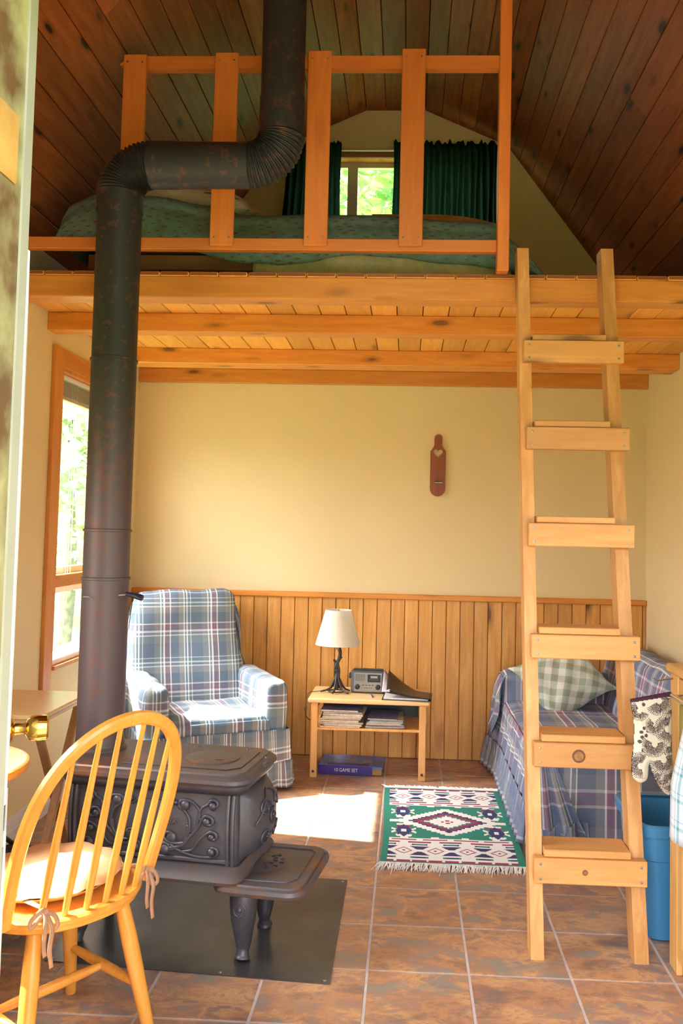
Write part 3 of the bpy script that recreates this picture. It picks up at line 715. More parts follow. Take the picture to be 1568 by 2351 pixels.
# scrollwork on both long sides
def side(sy):
    rel = MB(); par = sy
    def P(x, z, d=0): 
        z = ZB0+.012+(z-.306)*.90; x = x*1.04; t = (z-ZB0)/(ZB1-ZB0); return (x, sy*(HW+.012*math.sin(max(0, min(1, t))*PI)+.003+d), z)
    def sc(pts, r=.0042, blob=None):
        n_ = len(pts)
        path = smoothpath([P(x, z) for x, z in pts], 6)
        m_ = len(path); rel.tube(path, [1.35*r*(.6+.4*math.sin(PI*min(1, .15+.85*i/m_))) for i in range(m_)], 7)
        x, z = pts[-1]; x, z = x*1.04, ZB0+.012+(z-.306)*.90; ball = MB().lathe([(.001, -.008), (.008, -.006), (.0115, 0), (.008, .006), (.001, .008)], 10)
        rel.add([(x+a*(blob or 1)*1.1, sy*(HW+.008)+c*1.1+sy*.004, z+b*(blob or 1)*1.1) for a, b, c in ball.v], ball.f)
    def scroll(start, ctrl, c, r0, a0, sg, blob=1.0, turns=.85):
        pts = [start]+ctrl+[(c[0]+r0*(1-.7*k/7)*math.cos(a0+sg*turns*2*PI*k/7), c[1]+r0*(1-.7*k/7)*math.sin(a0+sg*turns*2*PI*k/7)) for k in range(8)]
        sc(pts, .0048, blob)
    for sx in (-1, 1):
        q = lambda x, z: (sx*x, z)
        def S(start, ctrl, c, r0, a0, sg, blob=1.0): 
            if sx > 0: scroll(start, ctrl, c, r0, a0, sg, blob)
            else: scroll((-start[0], start[1]), [(-a, b) for a, b in ctrl], (-c[0], c[1]), r0, PI-a0, -sg, blob)
        S((.05, .335), [(.09, .345), (.13, .38), (.165, .425)], (.205, .455), .024, PI*.75, -1, 1.3)
        S((.165, .425), [(.17, .47), (.18, .505)], (.222, .520), .022, PI, -1, 1.2)
        S((.175, .46), [(.17, .50), (.145, .525)], (.115, .510), .022, PI*.4, 1, 1.5)
        S((.115, .335), [(.15, .345), (.175, .385)], (.222, .400), .022, PI*.8, -1, 1.1)
        S((.06, .370), [(.10, .340), (.15, .322), (.19, .318)], (.222, .345), .022, -PI/2, 1, 1.2)
        S((.145, .405), [(.13, .375), (.10, .365)], (.070, .392), .024, -PI/2, -1, 1.7)
        S((.135, .44), [(.125, .37)], (.05, .345), .022, 0, 1, 1.5)
        sc([q(.12, .375), q(.14, .42), q(.135, .47), q(.105, .505), q(.075, .525)], .0045, 1.1)
        sc([q(.0, .530), q(.04, .527), q(.07, .505), q(.09, .520)], .0026, .6)
    o = rel.build('scroll_relief', IRON, st, smooth='all'); return o
side(-1); side(1)
tm = Matrix(((1, 0, 0, .068), (0, 0, -1, -HW-.014), (0, 1, 0, .468), (0, 0, 0, 1)))
IRONL = plain('worn_iron_letters', (.15, .135, .13), .4, .4, nz=.2)
text('lettering', 'BOX', .030, IRONL, st, tm, .003)
# top: rim, overhanging moulded plate, lid
loft([(rrect(HL+.012, HW+.012, .03), ZB1-.010), (rrect(HL+.026, HW+.032, .05), ZB1+.004), (rrect(HL+.034, HW+.040, .055), ZB1+.016), (rrect(HL+.034, HW+.040, .055), ZB1+.026),
      (rrect(HL+.028, HW+.034, .05), ZB1+.030)]).build('cornice', IRON, st, smooth=40)
loft([(rrect(HL+.038, HW+.046, .07), ZB1+.028), (rrect(HL+.046, HW+.052, .075), ZB1+.036), (rrect(HL+.044, HW+.051, .075), ZB1+.048), (rrect(HL+.026, HW+.036, .065), ZB1+.060), (rrect(HL+.020, HW+.030, .06), ZB1+.060),
      (rrect(HL+.016, HW+.026, .058), ZB1+.066)]).build('top_plate', RUSTIRON, st, smooth=40)
q = MB()
for c_, r_ in (((.155, .01), .100),): q.lathe([(r_, 0), (r_, .0035), (r_-.004, .0045), (.001, .0048)], 40, (c_[0], c_[1], ZB1+.066))
cp = q.build('cooking_lid', RUSTIRON, st, smooth=30)
MB().box((.20, -.03, ZB1+.0712), (.022, .006, .002)).box((.185, -.03, ZB1+.0712), (.008, .012, .002)).build('lifter_slot', BLACK, st)
MB().tube([(-.13, -.14, ZB1+.067), (.26, -.14, ZB1+.067), (.30, -.10, ZB1+.067), (.30, .12, ZB1+.067)], .002, 5).build('plate_joint', BLACK, st)
MB().box((HL+.040, .02, ZB1+.052), (.022, .05, .016), bev=.005).build('hinge_lug', IRON, st)
mb = MB()
for x_, y_ in ((.05, .15), (.02, .10), (.24, .16), (HL+.03, .06)): mb.lathe([(.006, 0), (.004, .004), (.001, .005)], 8, (x_, y_, ZB1+.066))
mb.build('bolts', IRON, st)
def stove_leg(x, y, sx, sy):
    path = smoothpath([(x, y, .262), (x+sx*.018, y+sy*.010, .20), (x+sx*.016, y+sy*.010, .13), (x+sx*.002, y+sy*.0, .06), (x+sx*.006, y+sy*.004, .028), (x+sx*.014, y+sy*.010, .004)], 5)
    prof = [(0, .046), (.15, .050), (.35, .044), (.55, .031), (.75, .021), (.88, .023), (.96, .029), (1, .025)]
    o = MB().tube(path, [interp(i/(len(path)-1), prof) for i in range(len(path))], 14)
    o.tube([(x+sx*.026+.022*math.cos(a*PI/6), y+sy*.053, .185+.022*math.sin(a*PI/6)) for a in range(12)], .0035, 6, closed=True)
    o.lathe([(.001, -.012), (.010, -.008), (.013, 0), (.010, .008), (.001, .012)], 10, (x+sx*.024, y+sy*.050, .188))
    for dx in (-.024, .022): o.lathe([(.001, -.007), (.0065, 0), (.001, .007)], 8, (x+sx*.01+dx, y+sy*.044, .238))
    l = o.build('leg', IRON, st, smooth='all')
stove_leg(.335, -.125, 0, -1); stove_leg(.335, .125, 0, 1); stove_leg(-.28, -.115, -1, -1); stove_leg(-.28, .115, -1, 1)

# ================================================================== LADDER
la = thing('ladder', 'wooden loft ladder with six screwed rungs and treads leaning on the front beam', 'ladder', (.66, 3.2, 0))
LO = Vector((.66, 3.2, 0))
def yf(z): return 3.175+.153*z
def lrail(x0, x1, wd):
    z0, z1 = .0, 2.69; mb = MB()
    vs = []
    for (x, z, e) in ((x0, 0, 0), (x1, z1, 1)):
        y = yf(z)
        for dx, dy in ((-wd/2, 0), (wd/2, 0), (wd/2, .087), (-wd/2, .087)): vs.append((x+dx-LO.x, y+dy-LO.y, z+(0)))
    mb.add(vs, [(3, 2, 1, 0), (4, 5, 6, 7), (0, 1, 5, 4), (1, 2, 6, 5), (2, 3, 7, 6), (3, 0, 4, 7)])
    return mb.build('rail', LADZ, la)
lrail(.489, .457, .047); lrail(.853, .803, .050)
SCM = MB()
for zt_, xa, xb in ((2.280, .452, .851), (1.924, .460, .862), (1.545, .465, .868), (1.127, .472, .875), (.742, .477, .862), (.350, .475, .873)):
    y0 = yf(zt_-.045)-.040
    o = board('rung', LADD, (xb-xa, .038, .089), ((xa+xb)/2-LO.x, y0+.019-LO.y, zt_-.0445), (0, 0, random.uniform(-.004, .004)), la, .003)
    q = MB()
    for xx in (xa+.022, xb-.022):
        for zz in (zt_-.02, zt_-.072):
            l_ = lathe_y([(.0055, 0), (.005, .0015), (.001, .002)], 8, (xx-LO.x, y0-LO.y, zz)); q.add(l_.v, l_.f)
    so_ = q.build('screws', SCREW, la)
    for kz, kx, kr in ((.742, -.03, .024), (.350, -.02, .010)):
        if abs(zt_-kz) < 1e-6:
            k_ = lathe_y([(kr, 0), (kr*.97, .0006), (kr*.8, .0008)], 22, (kx-LO.x+.66+(xa+xb)/2-.66+.0, y0-LO.y, zt_-.045)); k_.build('knot', plain('knot_bark%d' % int(kr*1e3), (.16, .06, .02), .5, nz=.4, nscale=60), so_)
            k2 = lathe_y([(kr*.72, 0), (kr*.70, .0012), (.001, .0014)], 20, (kx-LO.x+(xa+xb)/2, y0-LO.y, zt_-.045)); k2.build('knot', plain('knot_heart%d' % int(kr*1e3), (.36, .16, .05), .5, nz=.4, nscale=60), so_)
    zm = zt_; xi0 = .489-.032*zm/2.69+.026; xi1 = .853-.05*zm/2.69-.028
    board('tread', LADD, (xi1-xi0, .145, .026), ((xi0+xi1)/2-LO.x, y0+.010+.0725-LO.y, zt_+.014), (0, 0, 0), la, .003)

# ================================================================== END TABLE
TY0_, TY1_ = 5.31, 5.735; TXA, TXB, TZ = -.583, .155, .478
et = thing('end_table', 'small birch end table with a magazine shelf between armchair and couch', 'table', ((TXA+TXB)/2, (TY0_+TY1_)/2, 0))
EX, EY = (TXA+TXB)/2, (TY0_+TY1_)/2
MB().box((0, 0, TZ-.014), (TXB-TXA, TY1_-TY0_, .028), bev=.007).build('tabletop', TABLE, et)
hx, hy = (TXB-TXA)/2-.04, (TY1_-TY0_)/2-.03
for sx in (-1, 1):
    for sy in (-1, 1):
        l_ = MB().box((sx*hx, sy*hy, (TZ-.028)/2), (.042, .036, TZ-.028), bev=.004).build('leg', TABLEG, et)
        if sy < 0: lathe_y([(.008, 0), (.008, .004), (.003, .006)], 10, (sx*(hx+.0), sy*hy-.018, .04)).build('bolt_cap', BLACK, l_)
MB().box((0, 0, .295), (hx*2+.02, hy*2+.03, .016), bev=.003).build('shelf', TABLEG, et)
MB().box((0, hy, .255), (hx*2, .016, .05), bev=.002).build('back_rail', TABLEG, et)
MB().box((0, hy, .38), (hx*2, .010, .15)).build('back_panel', BLACK, et)
for sx in (-1, 1): MB().box((sx*hx, 0, .42), (.016, hy*2, .05), bev=.002).build('side_rail', TABLEG, et)
# magazines: two stacks on the shelf
PCOL = [(.55, .40, .26), (.62, .50, .36), (.40, .30, .24), (.66, .58, .48), (.30, .22, .2), (.58, .46, .34), (.7, .62, .5), (.24, .26, .34), (.2, .24, .4)]
PCOL2 = [(.16, .18, .2), (.70, .34, .38), (.62, .6, .56), (.25, .32, .24), (.55, .55, .5), (.35, .5, .48), (.62, .5, .36), (.18, .2, .38), (.22, .24, .3)]
def magazine(x, y, z, w_, d_, t_, rz, col, lab, grp, tilt=0):
    nm = 'mag_%d' % random.randrange(10**6)
    o = thing('magazine', lab, 'magazine', (x, y, z), rz, grp); o.rotation_euler = (0, tilt, rz)
    MB().box((0, 0, t_/2), (w_-.004, d_-.004, t_*.7)).build('pages', plain(nm, (.70, .60, .46), .8, nz=.25, nscale=60), o)
    MB().box((0, 0, t_*.94), (w_, d_, t_*.12)).box((0, 0, t_*.06), (w_, d_, t_*.12)).box((-w_/2+.001, 0, t_/2), (.002, d_, t_*.9)).build('cover', plain(nm+'c', col, .45, nz=.3, nscale=14), o)
for stack, (x0, w0, n_, cols, grp, t0) in enumerate(((-.375, .245, 9, PCOL, 'magazines piled on the left of the table shelf', .0115), (-.115, .24, 8, PCOL2, 'magazines piled on the right of the table shelf', .0075))):
    z = .3035
    for k in range(n_):
        t_ = t0*random.uniform(.75, 1.2); pos = ['bottom', 'second from bottom', 'third from bottom', 'fourth from bottom', 'fifth from bottom', 'sixth from bottom', 'seventh from bottom', 'eighth from bottom', 'topmost'][k] if k < n_-1 else 'topmost'
        magazine(x0+random.uniform(-.012, .012)+(.01*k if stack else 0)*.0, 5.47+random.uniform(-.015, .015), z, w0+random.uniform(-.02, .01)-(.006*k if stack else 0), .27, t_, random.uniform(-.05, .05), cols[k % len(cols)],
                 'worn magazine, %s in the %s pile on the end table shelf' % (pos, 'left' if stack == 0 else 'right'), grp)
        z += t_+.0004
# lamp
lx, ly = -.425, 5.52
lp = thing('table_lamp', 'table lamp with cream cone shade on a dark twig base', 'lamp', (lx, ly, TZ))
TW = plain('dark_twig_iron', (.035, .028, .024), .55, nz=.4, nscale=30, bmp=.6, bscale=70)
tb = MB(); tb.tube(smoothpath([(0, 0, .02), (.004, 0, .10), (-.004, 0, .17), (.012, 0, .215), (.016, 0, .25), (.006, 0, .29)], 6), .0115, 10)
tb.tube(smoothpath([(-.012, 0, .11), (-.014, -.006, .15), (-.008, 0, .185), (-.024, -.004, .205)], 5), .007, 8)
tb.tube(smoothpath([(.012, -.006, .09), (.014, -.01, .14), (.006, -.006, .19), (.028, -.004, .225)], 5), .006, 8)
for k in range(6):
    a = k*PI/3+.3; ln = .085+.02*(k % 2); tb.tube(smoothpath([(0, 0, .12), (.022*math.cos(a), .022*math.sin(a), .07), (.05*math.cos(a), .05*math.sin(a), .026), (ln*math.cos(a), ln*math.sin(a), .010)], 4), [.009, .009, .008, .008, .008, .007, .007, .007, .006, .006, .006, .006, .005], 8)
tb.tube([(.052*math.cos(a*PI/8), .052*math.sin(a*PI/8), .010) for a in range(16)], .0045, 6, closed=True)
for z_ in (.085, .14): tb.tube([(.016*math.cos(a*PI/5), .016*math.sin(a*PI/5), z_) for a in range(10)], .0045, 6, closed=True)
tb.build('base', TW, lp, smooth='all')
SH = clothmat('cream_lampshade', (.93, .90, .80), .35, (.90, .86, .75), 60, .08)
MB().lathe([(.142, .300), (.1415, .302), (.084, .514), (.0845, .518), (.082, .518), (.0815, .514), (.139, .302)], 48, cap=False).build('shade', SH, lp, smooth=40)
MB().tube([(.1415*math.cos(a*PI/24), .1415*math.sin(a*PI/24), .302) for a in range(48)], .0018, 5, closed=True).build('shade_trim', SH, lp)
MB().tube([(0, 0, .27), (0, 0, .31)], .012, 12).tube([(-.082, 0, .510), (.082, 0, .510)], .0018, 5).tube([(0, -.082, .510), (0, .082, .510)], .0018, 5).tube([(0, 0, .31), (0, 0, .53)], .0025, 6).build('fitting', SCREW, lp)
MB().tube([(0, 0, .522), (0, 0, .536)], .006, 10).build('finial', BRASS, lp, smooth=True)
CORD = plain('brown_cord', (.10, .05, .03), .5, nz=.2)
MB().tube(smoothpath([(-.01, .03, .012), (-.06, .02, .008), (-.12, -.03, .010), (-.165, -.06, .006), (-.18, -.09, -.03), (-.182, -.105, -.09), (-.178, -.10, -.13), (-.16, -.08, -.155), (-.15, -.02, -.17)], 6), .0026, 7).build('cord', CORD, lp, smooth='all')
MB().rbox((-.183, -.105, -.085), (.014, .012, .03), .005, 3).build('cord_switch', CORD, lp, smooth=True)
# radio
rd = thing('radio', 'grey portable radio with two knobs standing behind the binder', 'radio', (-.228, 5.55, TZ), R(-2))
RG = plain('grey_radio_shell', (.10, .115, .125), .45, nz=.1); RS = plain('silver_face', (.30, .29, .27), .35, .5, nz=.1)
MB().rbox((0, 0, .0715), (.220, .065, .139), .014, 8).build('body', RG, rd, smooth=True)
MB().rbox((0, -.0335, .070), (.178, .006, .120), .003, 4).build('face', RS, rd, smooth=True)
gr = MB()
for i_ in range(11):
    for j_ in range(8): gr.lathe([(.0012, 0), (.0008, .0006)], 5, (0, 0, 0)) if False else gr.box((-.076+i_*.0055, -.0372, .080+j_*.0055), (.0025, .0012, .0025))
gr.build('speaker_grille', BLACK, rd)
MB().rbox((.038, -.0365, .096), (.082, .004, .048), .006, 4).build('dial_window', BLACK, rd, smooth=True)
MB().box((.038, -.0390, .104), (.044, .001, .014)).build('display', plain('lcd', (.36, .42, .36), .3, nz=.05), rd)
mb = MB(); [mb.box((.012+.012*k, -.039, .088), (.007, .001, .002)) for k in range(5)]; mb.build('dial_marks', RS, rd)
for xx in (-.066, .064): lathe_y([(.016, 0), (.0155, .010), (.012, .013), (.001, .0135)], 20, (xx, -.0365, .042)).build('knob', BLACK, rd, smooth=40)
mb = MB(); [mb.box((-.03+.02*k, -.037, .052), (.012, .002, .004)) for k in range(4)]; [mb.box((-.02+.014*k, -.037, .036), (.009, .002, .003)) for k in range(4)]; mb.build('buttons', BLACK, rd)
MB().rbox((-.116, 0, .105), (.014, .04, .035), .006, 4).build('crank_knob', plain('blue_grey_plastic', (.05, .08, .14), .4, nz=.1), rd, smooth=True)
MB().box((0, 0, .147), (.19, .02, .010), bev=.004).build('handle', RG, rd)
# binder, papers, pen
bd = thing('binder', 'black ring binder lying open at its corner on the end table', 'binder', (.020, 5.425, TZ), R(-3))
BB = plain('black_binder_vinyl', (.022, .020, .021), .35, nz=.25)
MB().box((0, 0, .003), (.30, .225, .005), bev=.001).build('back_cover', BB, bd)
def bfn(u, v):
    x = -.125+.275*u; lift = .10*max(0, 1-u*1.5)**1.4*v+.034*(1-u)**1.2+.012; return (x+.0, -.11+.22*v, lift)
MB().grid(bfn, 14, 8, lambda u, v: (u, v)).build('front_cover', BB, bd, smooth='all', solid=.003)
def pfn(u, v): x = -.148+.05*u; return (x-.004, -.102+.20*v, .012+(.10*max(0, 1-u*.45)**1.4*v+.034)*.99+.004)
MB().box((-.005, 0, .010), (.27, .21, .009)).build('paper_block', plain('paper_sheets', (.72, .70, .70), .8, nz=.12, nscale=80), bd)
MB().grid(pfn, 6, 6, lambda u, v: (u, v)).build('loose_page', plain('lined_page', (.66, .62, .74), .8, nz=.1, nscale=40), bd, smooth='all', solid=.006)
pn = MB().tube([(0, 0, .005), (.012, -.075, .005)], .0045, 8).build('pen', plain('blue_pen', (.03, .06, .42), .3, nz=.1), None, smooth=True)
pn.location = (-.205, 5.465, TZ); tag(pn, 'blue ballpoint pen lying on the end table left of the binder', 'pen')
MB().tube([(.012, -.075, .005), (.0145, -.09, .005)], [.0042, .001], 8).build('tip', BLACK, pn)
# board game box on the floor
gb = thing('board_game_box', 'blue and purple ten game set box on the floor under the end table', 'game box', (-.312, 5.53, .0), R(-3))
PU = plain('purple_box_side', (.045, .022, .20), .35, nz=.1); BLU = plain('blue_box_lid', (.08, .22, .62), .3, nz=.35, nscale=6)
MB().box((-.035, 0, .029), (.335, .255, .056), bev=.002).build('box_lid', PU, gb)
MB().box((-.035, 0, .0578), (.333, .253, .002)).build('lid_picture', BLU, gb)
MB().box((.155, .003, .024), (.07, .24, .040), bev=.002).build('box_tray', plain('brown_card', (.36, .22, .07), .6, nz=.15), gb)
MB().box((.158, .0, .050), (.075, .25, .012), bev=.002).build('lid_end', BLU, gb)
pg = MB(); rr_ = random.Random(3)
for k in range(34):
    pg.lathe([(.010*rr_.uniform(.5, 1.1), 0), (.004, .0012)], 7, (-.06+rr_.gauss(0, .06), rr_.gauss(.02, .035), .0588))
for k in range(4): pg.box((-.16+.03*k, .09, .059), (.02, .012, .001)); pg.box((.07+.015*k, -.02, .059), (.012, .05-.008*k, .001))
pg.build('printed_pieces', plain('ochre_print', (.48, .40, .16), .4, nscale=30, col2=(.30, .28, .18)), gb)
MB().box((-.02, -.098, .0592), (.26, .045, .0008)).build('printed_band', PU, gb)
text('lettering', '10 GAME SET', .030, plain('white_print', (.75, .75, .80), .5, nz=.05), gb, Matrix(((.85, 0, 0, -.03), (0, 0, -1, -.1285), (0, 1, 0, .030), (0, 0, 0, 1))), .0006)

# ---- wooden wall hanging with a heart cut-out
wm = wood('red_brown_stain', (.34, .085, .03), (.24, .055, .02), axis=2, knots=0)
hb = thing('bottle_opener_plaque', 'narrow red-brown plaque with a heart cutout on the cream back wall', 'wall plaque', (.196, YB-.009, 1.95))
out = []
W2_ = .0515
outer = [(-W2_, .095)] + [(-W2_, -.15)] + [(W2_*math.cos(PI+a*PI/10), -.158+.052*math.sin(PI+a*PI/10)) for a in range(11)] + [(W2_, .095), (.038, .112), (.026, .135), (.026, .175)] + [(.026*math.cos(a*PI/8), .182+.026*math.sin(a*PI/8)) for a in range(9)] + [(-.026, .135), (-.038, .112)]
heart = []
for k in range(28):
    t = 2*PI*k/28; heart.append((.0021*16*math.sin(t)**3*.92, .082+.0021*(13*math.cos(t)-5*math.cos(2*t)-2*math.cos(3*t)-math.cos(4*t))))
import bmesh
bm = bmesh.new()
def loop(pts): vs = [bm.verts.new((x, 0, z)) for x, z in pts]; return [bm.edges.new((vs[i], vs[(i+1) % len(vs)])) for i in range(len(vs))]
eds = loop(outer)+loop(heart); bmesh.ops.triangle_fill(bm, use_beauty=True, use_dissolve=False, edges=eds)
me = bpy.data.meshes.new('plaque'); bm.to_mesh(me); bm.free(); me.materials.append(wm)
po = bpy.data.objects.new('plaque', me); COL.objects.link(po); po.parent = hb; md = po.modifiers.new('t', 'SOLIDIFY'); md.thickness = .018; md.offset = 0
MB().box((.006, -.018, -.118), (.055, .022, .012), bev=.003).tube([(-.02, -.02, -.118), (-.02, -.03, -.10), (.0, -.033, -.105)], .003, 6).build('opener', SCREW, hb)
lathe_y([(.004, 0), (.003, .002)], 8, (0, -.009, .165)).build('hanging_nail', BLACK, hb)

# ================================================================== PLAID SEATING
S1 = [(0, (0.116, 0.170, 0.231)), (.15, (0.204, 0.245, 0.252)), (.27, (.80, .84, .88)), (.295, (0.177, 0.218, 0.231)), (.335, (.85, .88, .9)), (.37, (0.231, 0.095, 0.136)), (.405, (0.136, 0.184, 0.238)), (.43, (0.245, 0.102, 0.143)), (.465, (.82, .84, .88)), (.49, (0.116, 0.170, 0.231)), (.66, (0.272, 0.292, 0.279)), (.76, (.80, .84, .88)), (.785, (0.122, 0.204, 0.245)), (.82, (.80, .84, .88)), (.845, (0.136, 0.211, 0.245)), (.9, (.7, .75, .8)), (.915, (0.116, 0.170, 0.231))]
PLA = plaid('slate_plaid_throw', (.30, .36), S1, [(p, tuple(x*.92 for x in c)) for p, c in S1])
S2 = [(0, (0.152, 0.192, 0.304)), (.16, (0.264, 0.296, 0.320)), (.30, (.86, .88, .92)), (.33, (0.320, 0.144, 0.224)), (.38, (0.160, 0.192, 0.288)), (.41, (0.320, 0.144, 0.224)), (.45, (.88, .88, .93)), (.48, (0.152, 0.192, 0.304)), (.66, (0.336, 0.360, 0.400)), (.76, (.85, .88, .92)), (.785, (0.240, 0.304, 0.368)), (.85, (.85, .88, .92)), (.87, (0.152, 0.192, 0.304))]
PLS = plaid('blue_plaid_cover', (.30, .50), S2, [(p, tuple(x*.95 for x in c)) for p, c in S2], fac=.32)
def ruffle(name, path, z0, z1, mat, parent, amp=.02, freq=38, flare=.03, nz=8, seed=0):
    pts = [Vector((p[0], p[1], 0)) for p in path]; acc = [0]
    for a, b in zip(pts, pts[1:]): acc.append(acc[-1]+(b-a).length)
    Lt = acc[-1]; nu = int(Lt*110)
    def at(s):
        for i in range(len(pts)-1):
            if s <= acc[i+1]+1e-9:
                t = (s-acc[i])/(acc[i+1]-acc[i]); d = (pts[i+1]-pts[i]).normalized(); return pts[i].lerp(pts[i+1], t), Vector((d.y, -d.x, 0))
        d = (pts[-1]-pts[-2]).normalized(); return pts[-1], Vector((d.y, -d.x, 0))
    def fn(u, v):
        s = u*Lt; p, n_ = at(s); ph = s*freq*2+2.2*noise.noise(Vector((s*5, seed, 0)))
        o = n_*(flare*v+amp*v**.7*math.sin(ph)); z = z1+(z0-z1)*v+.006*math.sin(s*11+seed)*v
        q = p+o; return (q.x, q.y, z)
    return MB().grid(fn, nu, nz, lambda u, v: (u*Lt*1.6, v*(z1-z0))).build(name, mat, parent, smooth='all', solid=.003)
def drape(path, z0, z1, mat, parent, name='cover_side', amp=.012, freq=6, flare=.02, seed=0, nz=10):
    return ruffle(name, path, z0, z1, mat, parent, amp, freq, flare, nz, seed)
# armchair (local: faces -y)
ac = thing('armchair', 'armchair under a slate and maroon plaid throw in the far left corner', 'armchair', (-1.205, 5.235, 0), R(27))
aw, ad = .41, .36
for sx, nm_ in ((-1, 'arm'), (1, 'arm')):
    MB().rbox((sx*(aw-.065), -.03, .375), (.15, .66, .49), .055, 10, .012, 5, seed=sx).build('arm', PLA, ac, smooth='all', boxuv=True)
MB().rbox((0, -.055, .335), (.62, .60, .20), .055, 14, .015, 5).build('seat', PLA, ac, smooth='all', boxuv=True)
tilt = Matrix.Rotation(R(-13), 3, 'X')
bkm = MB().rbox((0, 0, 0), (.62, .15, .80), .06, 16, .022, 4)
bkm.v = [((x*(1+.30*max(0, .45-z)/.85)), y, z) for x, y, z in bkm.v]
bkm.v = [tuple(tilt @ Vector(p)+Vector((-.05, .305, .70))) for p in bkm.v]
bkm.build('backrest', PLA, ac, smooth='all', boxuv=True)
def fd(u, v):
    x = -.30+.60*u; s = v*.26; return (x, -.362-.012*math.sin(u*14+v*2)*v-.01*v+.006*noise.noise(Vector((x*8, v*3, 1))), .40-s)
MB().grid(fd, 50, 10, lambda u, v: (.6*u, v*.26)).build('front_panel', PLA, ac, smooth='all', solid=.003)
# throw sides hanging from the back down behind the arms
for sx in (-1, 1):
    def side_t(u, v, sx=sx):
        zt_ = 1.02-.40*u; x = -.05*(1-v)+sx*(.325+.05*v+.02*math.sin(v*6+u*3)+.045*u*v); y = .40-.02*u+.10*u*0 -.22*u*v+.015*math.sin(u*20); z = zt_-(.42)*v; return (x, .38-.30*u*v+.01*math.sin(u*17), z)
    MB().grid(side_t, 16, 16, lambda u, v: (u*.5, v*.5)).build('throw_fold', PLA, ac, smooth='all', solid=.003)
pth = [(-aw-.01, ad), (-aw-.015, -ad), (-aw+.12, -ad-.012), (aw-.12, -ad-.012), (aw+.015, -ad), (aw+.01, ad)]
drape(pth, .16, .34, PLA, ac, 'cover_side', .008, 7, .02, 2)
ruffle('ruffle', [(x*1.04, y*1.05) for x, y in pth], .022, .165, PLA, ac, .016, 30, .022, seed=1)
LEGM = plain('dark_wood_leg', (.12, .06, .035), .5, nz=.3)
for sx in (-1, 1):
    for sy in (-1, 1): MB().box((sx*(aw-.07), sy*(ad-.08), .07), (.05, .05, .14), bev=.005).build('foot', LEGM, ac)

# couch along the right wall (seat front at low x)
cc = thing('loveseat', 'loveseat under a blue and maroon plaid ruffled cover along the right wall', 'sofa', (1.10, 5.03, 0))
def rc(x): return x-1.10
def ry(y): return y-5.03
MB().rbox((rc(.955), ry(4.98), .345), (.66, 1.42, .22), .06, 18, .012, 4).build('seat', PLS, cc, smooth='all', boxuv=True)
tilt2 = Matrix.Rotation(R(14), 3, 'Y')
MB().rbox((rc(1.375), ry(5.03), .60), (.20, 1.54, .46), .08, 18, .014, 4, M=tilt2).build('backrest', PLS, cc, smooth='all', boxuv=True)
MB().rbox((rc(.99), ry(5.66), .41), (.74, .24, .44), .06, 14, .012, 5).build('arm', PLS, cc, smooth='all', boxuv=True)
# front drape: from seat edge down with gathers, plus ruffle
def cfront(u, v):
    y = 4.262+1.50*u; z = .44-(.26)*v; x = .632+.012*math.sin(u*60)*v*.6-.035*v-.05*v*max(0, (u-.75)*4)**1.3+.006*noise.noise(Vector((y*7, v*4, 0))); return (rc(x), ry(y), z)
MB().grid(cfront, 90, 10, lambda u, v: (.10+v*.26, 1.5*u)).build('cover_front', PLS, cc, smooth='all', solid=.003)
ruffle('ruffle', [(rc(.535), ry(5.79)), (rc(.553), ry(5.68)), (rc(.575), ry(5.55)), (rc(.591), ry(5.40)), (rc(.591), ry(4.262))], .018, .20, PLS, cc, .020, 34, .022, seed=4)
def armside(u, v):
    y = 5.54+.24*u; z = .60-.34*v; x = .628-.07*v-.012*math.sin(v*7+u*12)-.01*u; return (rc(x), ry(y), z)
MB().grid(armside, 16, 14, lambda u, v: (u*.24, v*.34)).build('arm_drape', PLS, cc, smooth='all', solid=.003)
def cend(u, v):
    x = .635+.93*u; z = .44-.405*v; g = max(0, 1-u*3.6)
    y = 4.262-.012*v-.055*g*v*abs(math.sin(u*38))-.010*math.sin(u*16)*v; return (rc(x-.05*g*v), ry(y), z+.03*v*(u < .25)*math.sin(u*20)*0)
MB().grid(cend, 110, 14, lambda u, v: (.93*u+.06, v*.41)).build('cover_end', PLS, cc, smooth='all', solid=.003)
def corner(u, v):
    x = .628+.09*u-.05*v+.20*u*v; y = 4.248-v*(.045+.034*math.sin(u*19+.6)+.03*(1-u)); z = .455-(.425-.07*u*v)*v-.01*u
    return (rc(x), ry(y), z)
MB().grid(corner, 60, 20, lambda u, v: (.3*u, .42*v)).build('corner_drape', PLS, cc, smooth='all', solid=.003)
cb = [corner(k/20, 1) for k in range(21)]
def chem(u, v):
    p = corner(u, 1); return (p[0]+.003*math.sin(u*90)*v, p[1]-.012*math.sin(u*70)*v-.012*v, max(.012, p[2]+.07-.085*v))
MB().grid(chem, 90, 6, lambda u, v: (.5*u, .1*v)).build('corner_ruffle', PLS, cc, smooth='all', solid=.003)
for x_, y_ in ((.70, 4.38), (1.45, 4.38), (.70, 5.70), (1.45, 5.70)): MB().bb(rc(x_)-.025, rc(x_)+.025, ry(y_)-.025, ry(y_)+.025, 0, .25).build('foot', LEGM, cc)
MB().bb(rc(.68), rc(1.48), ry(4.34), ry(5.74), .16, .26).build('frame', LEGM, cc)
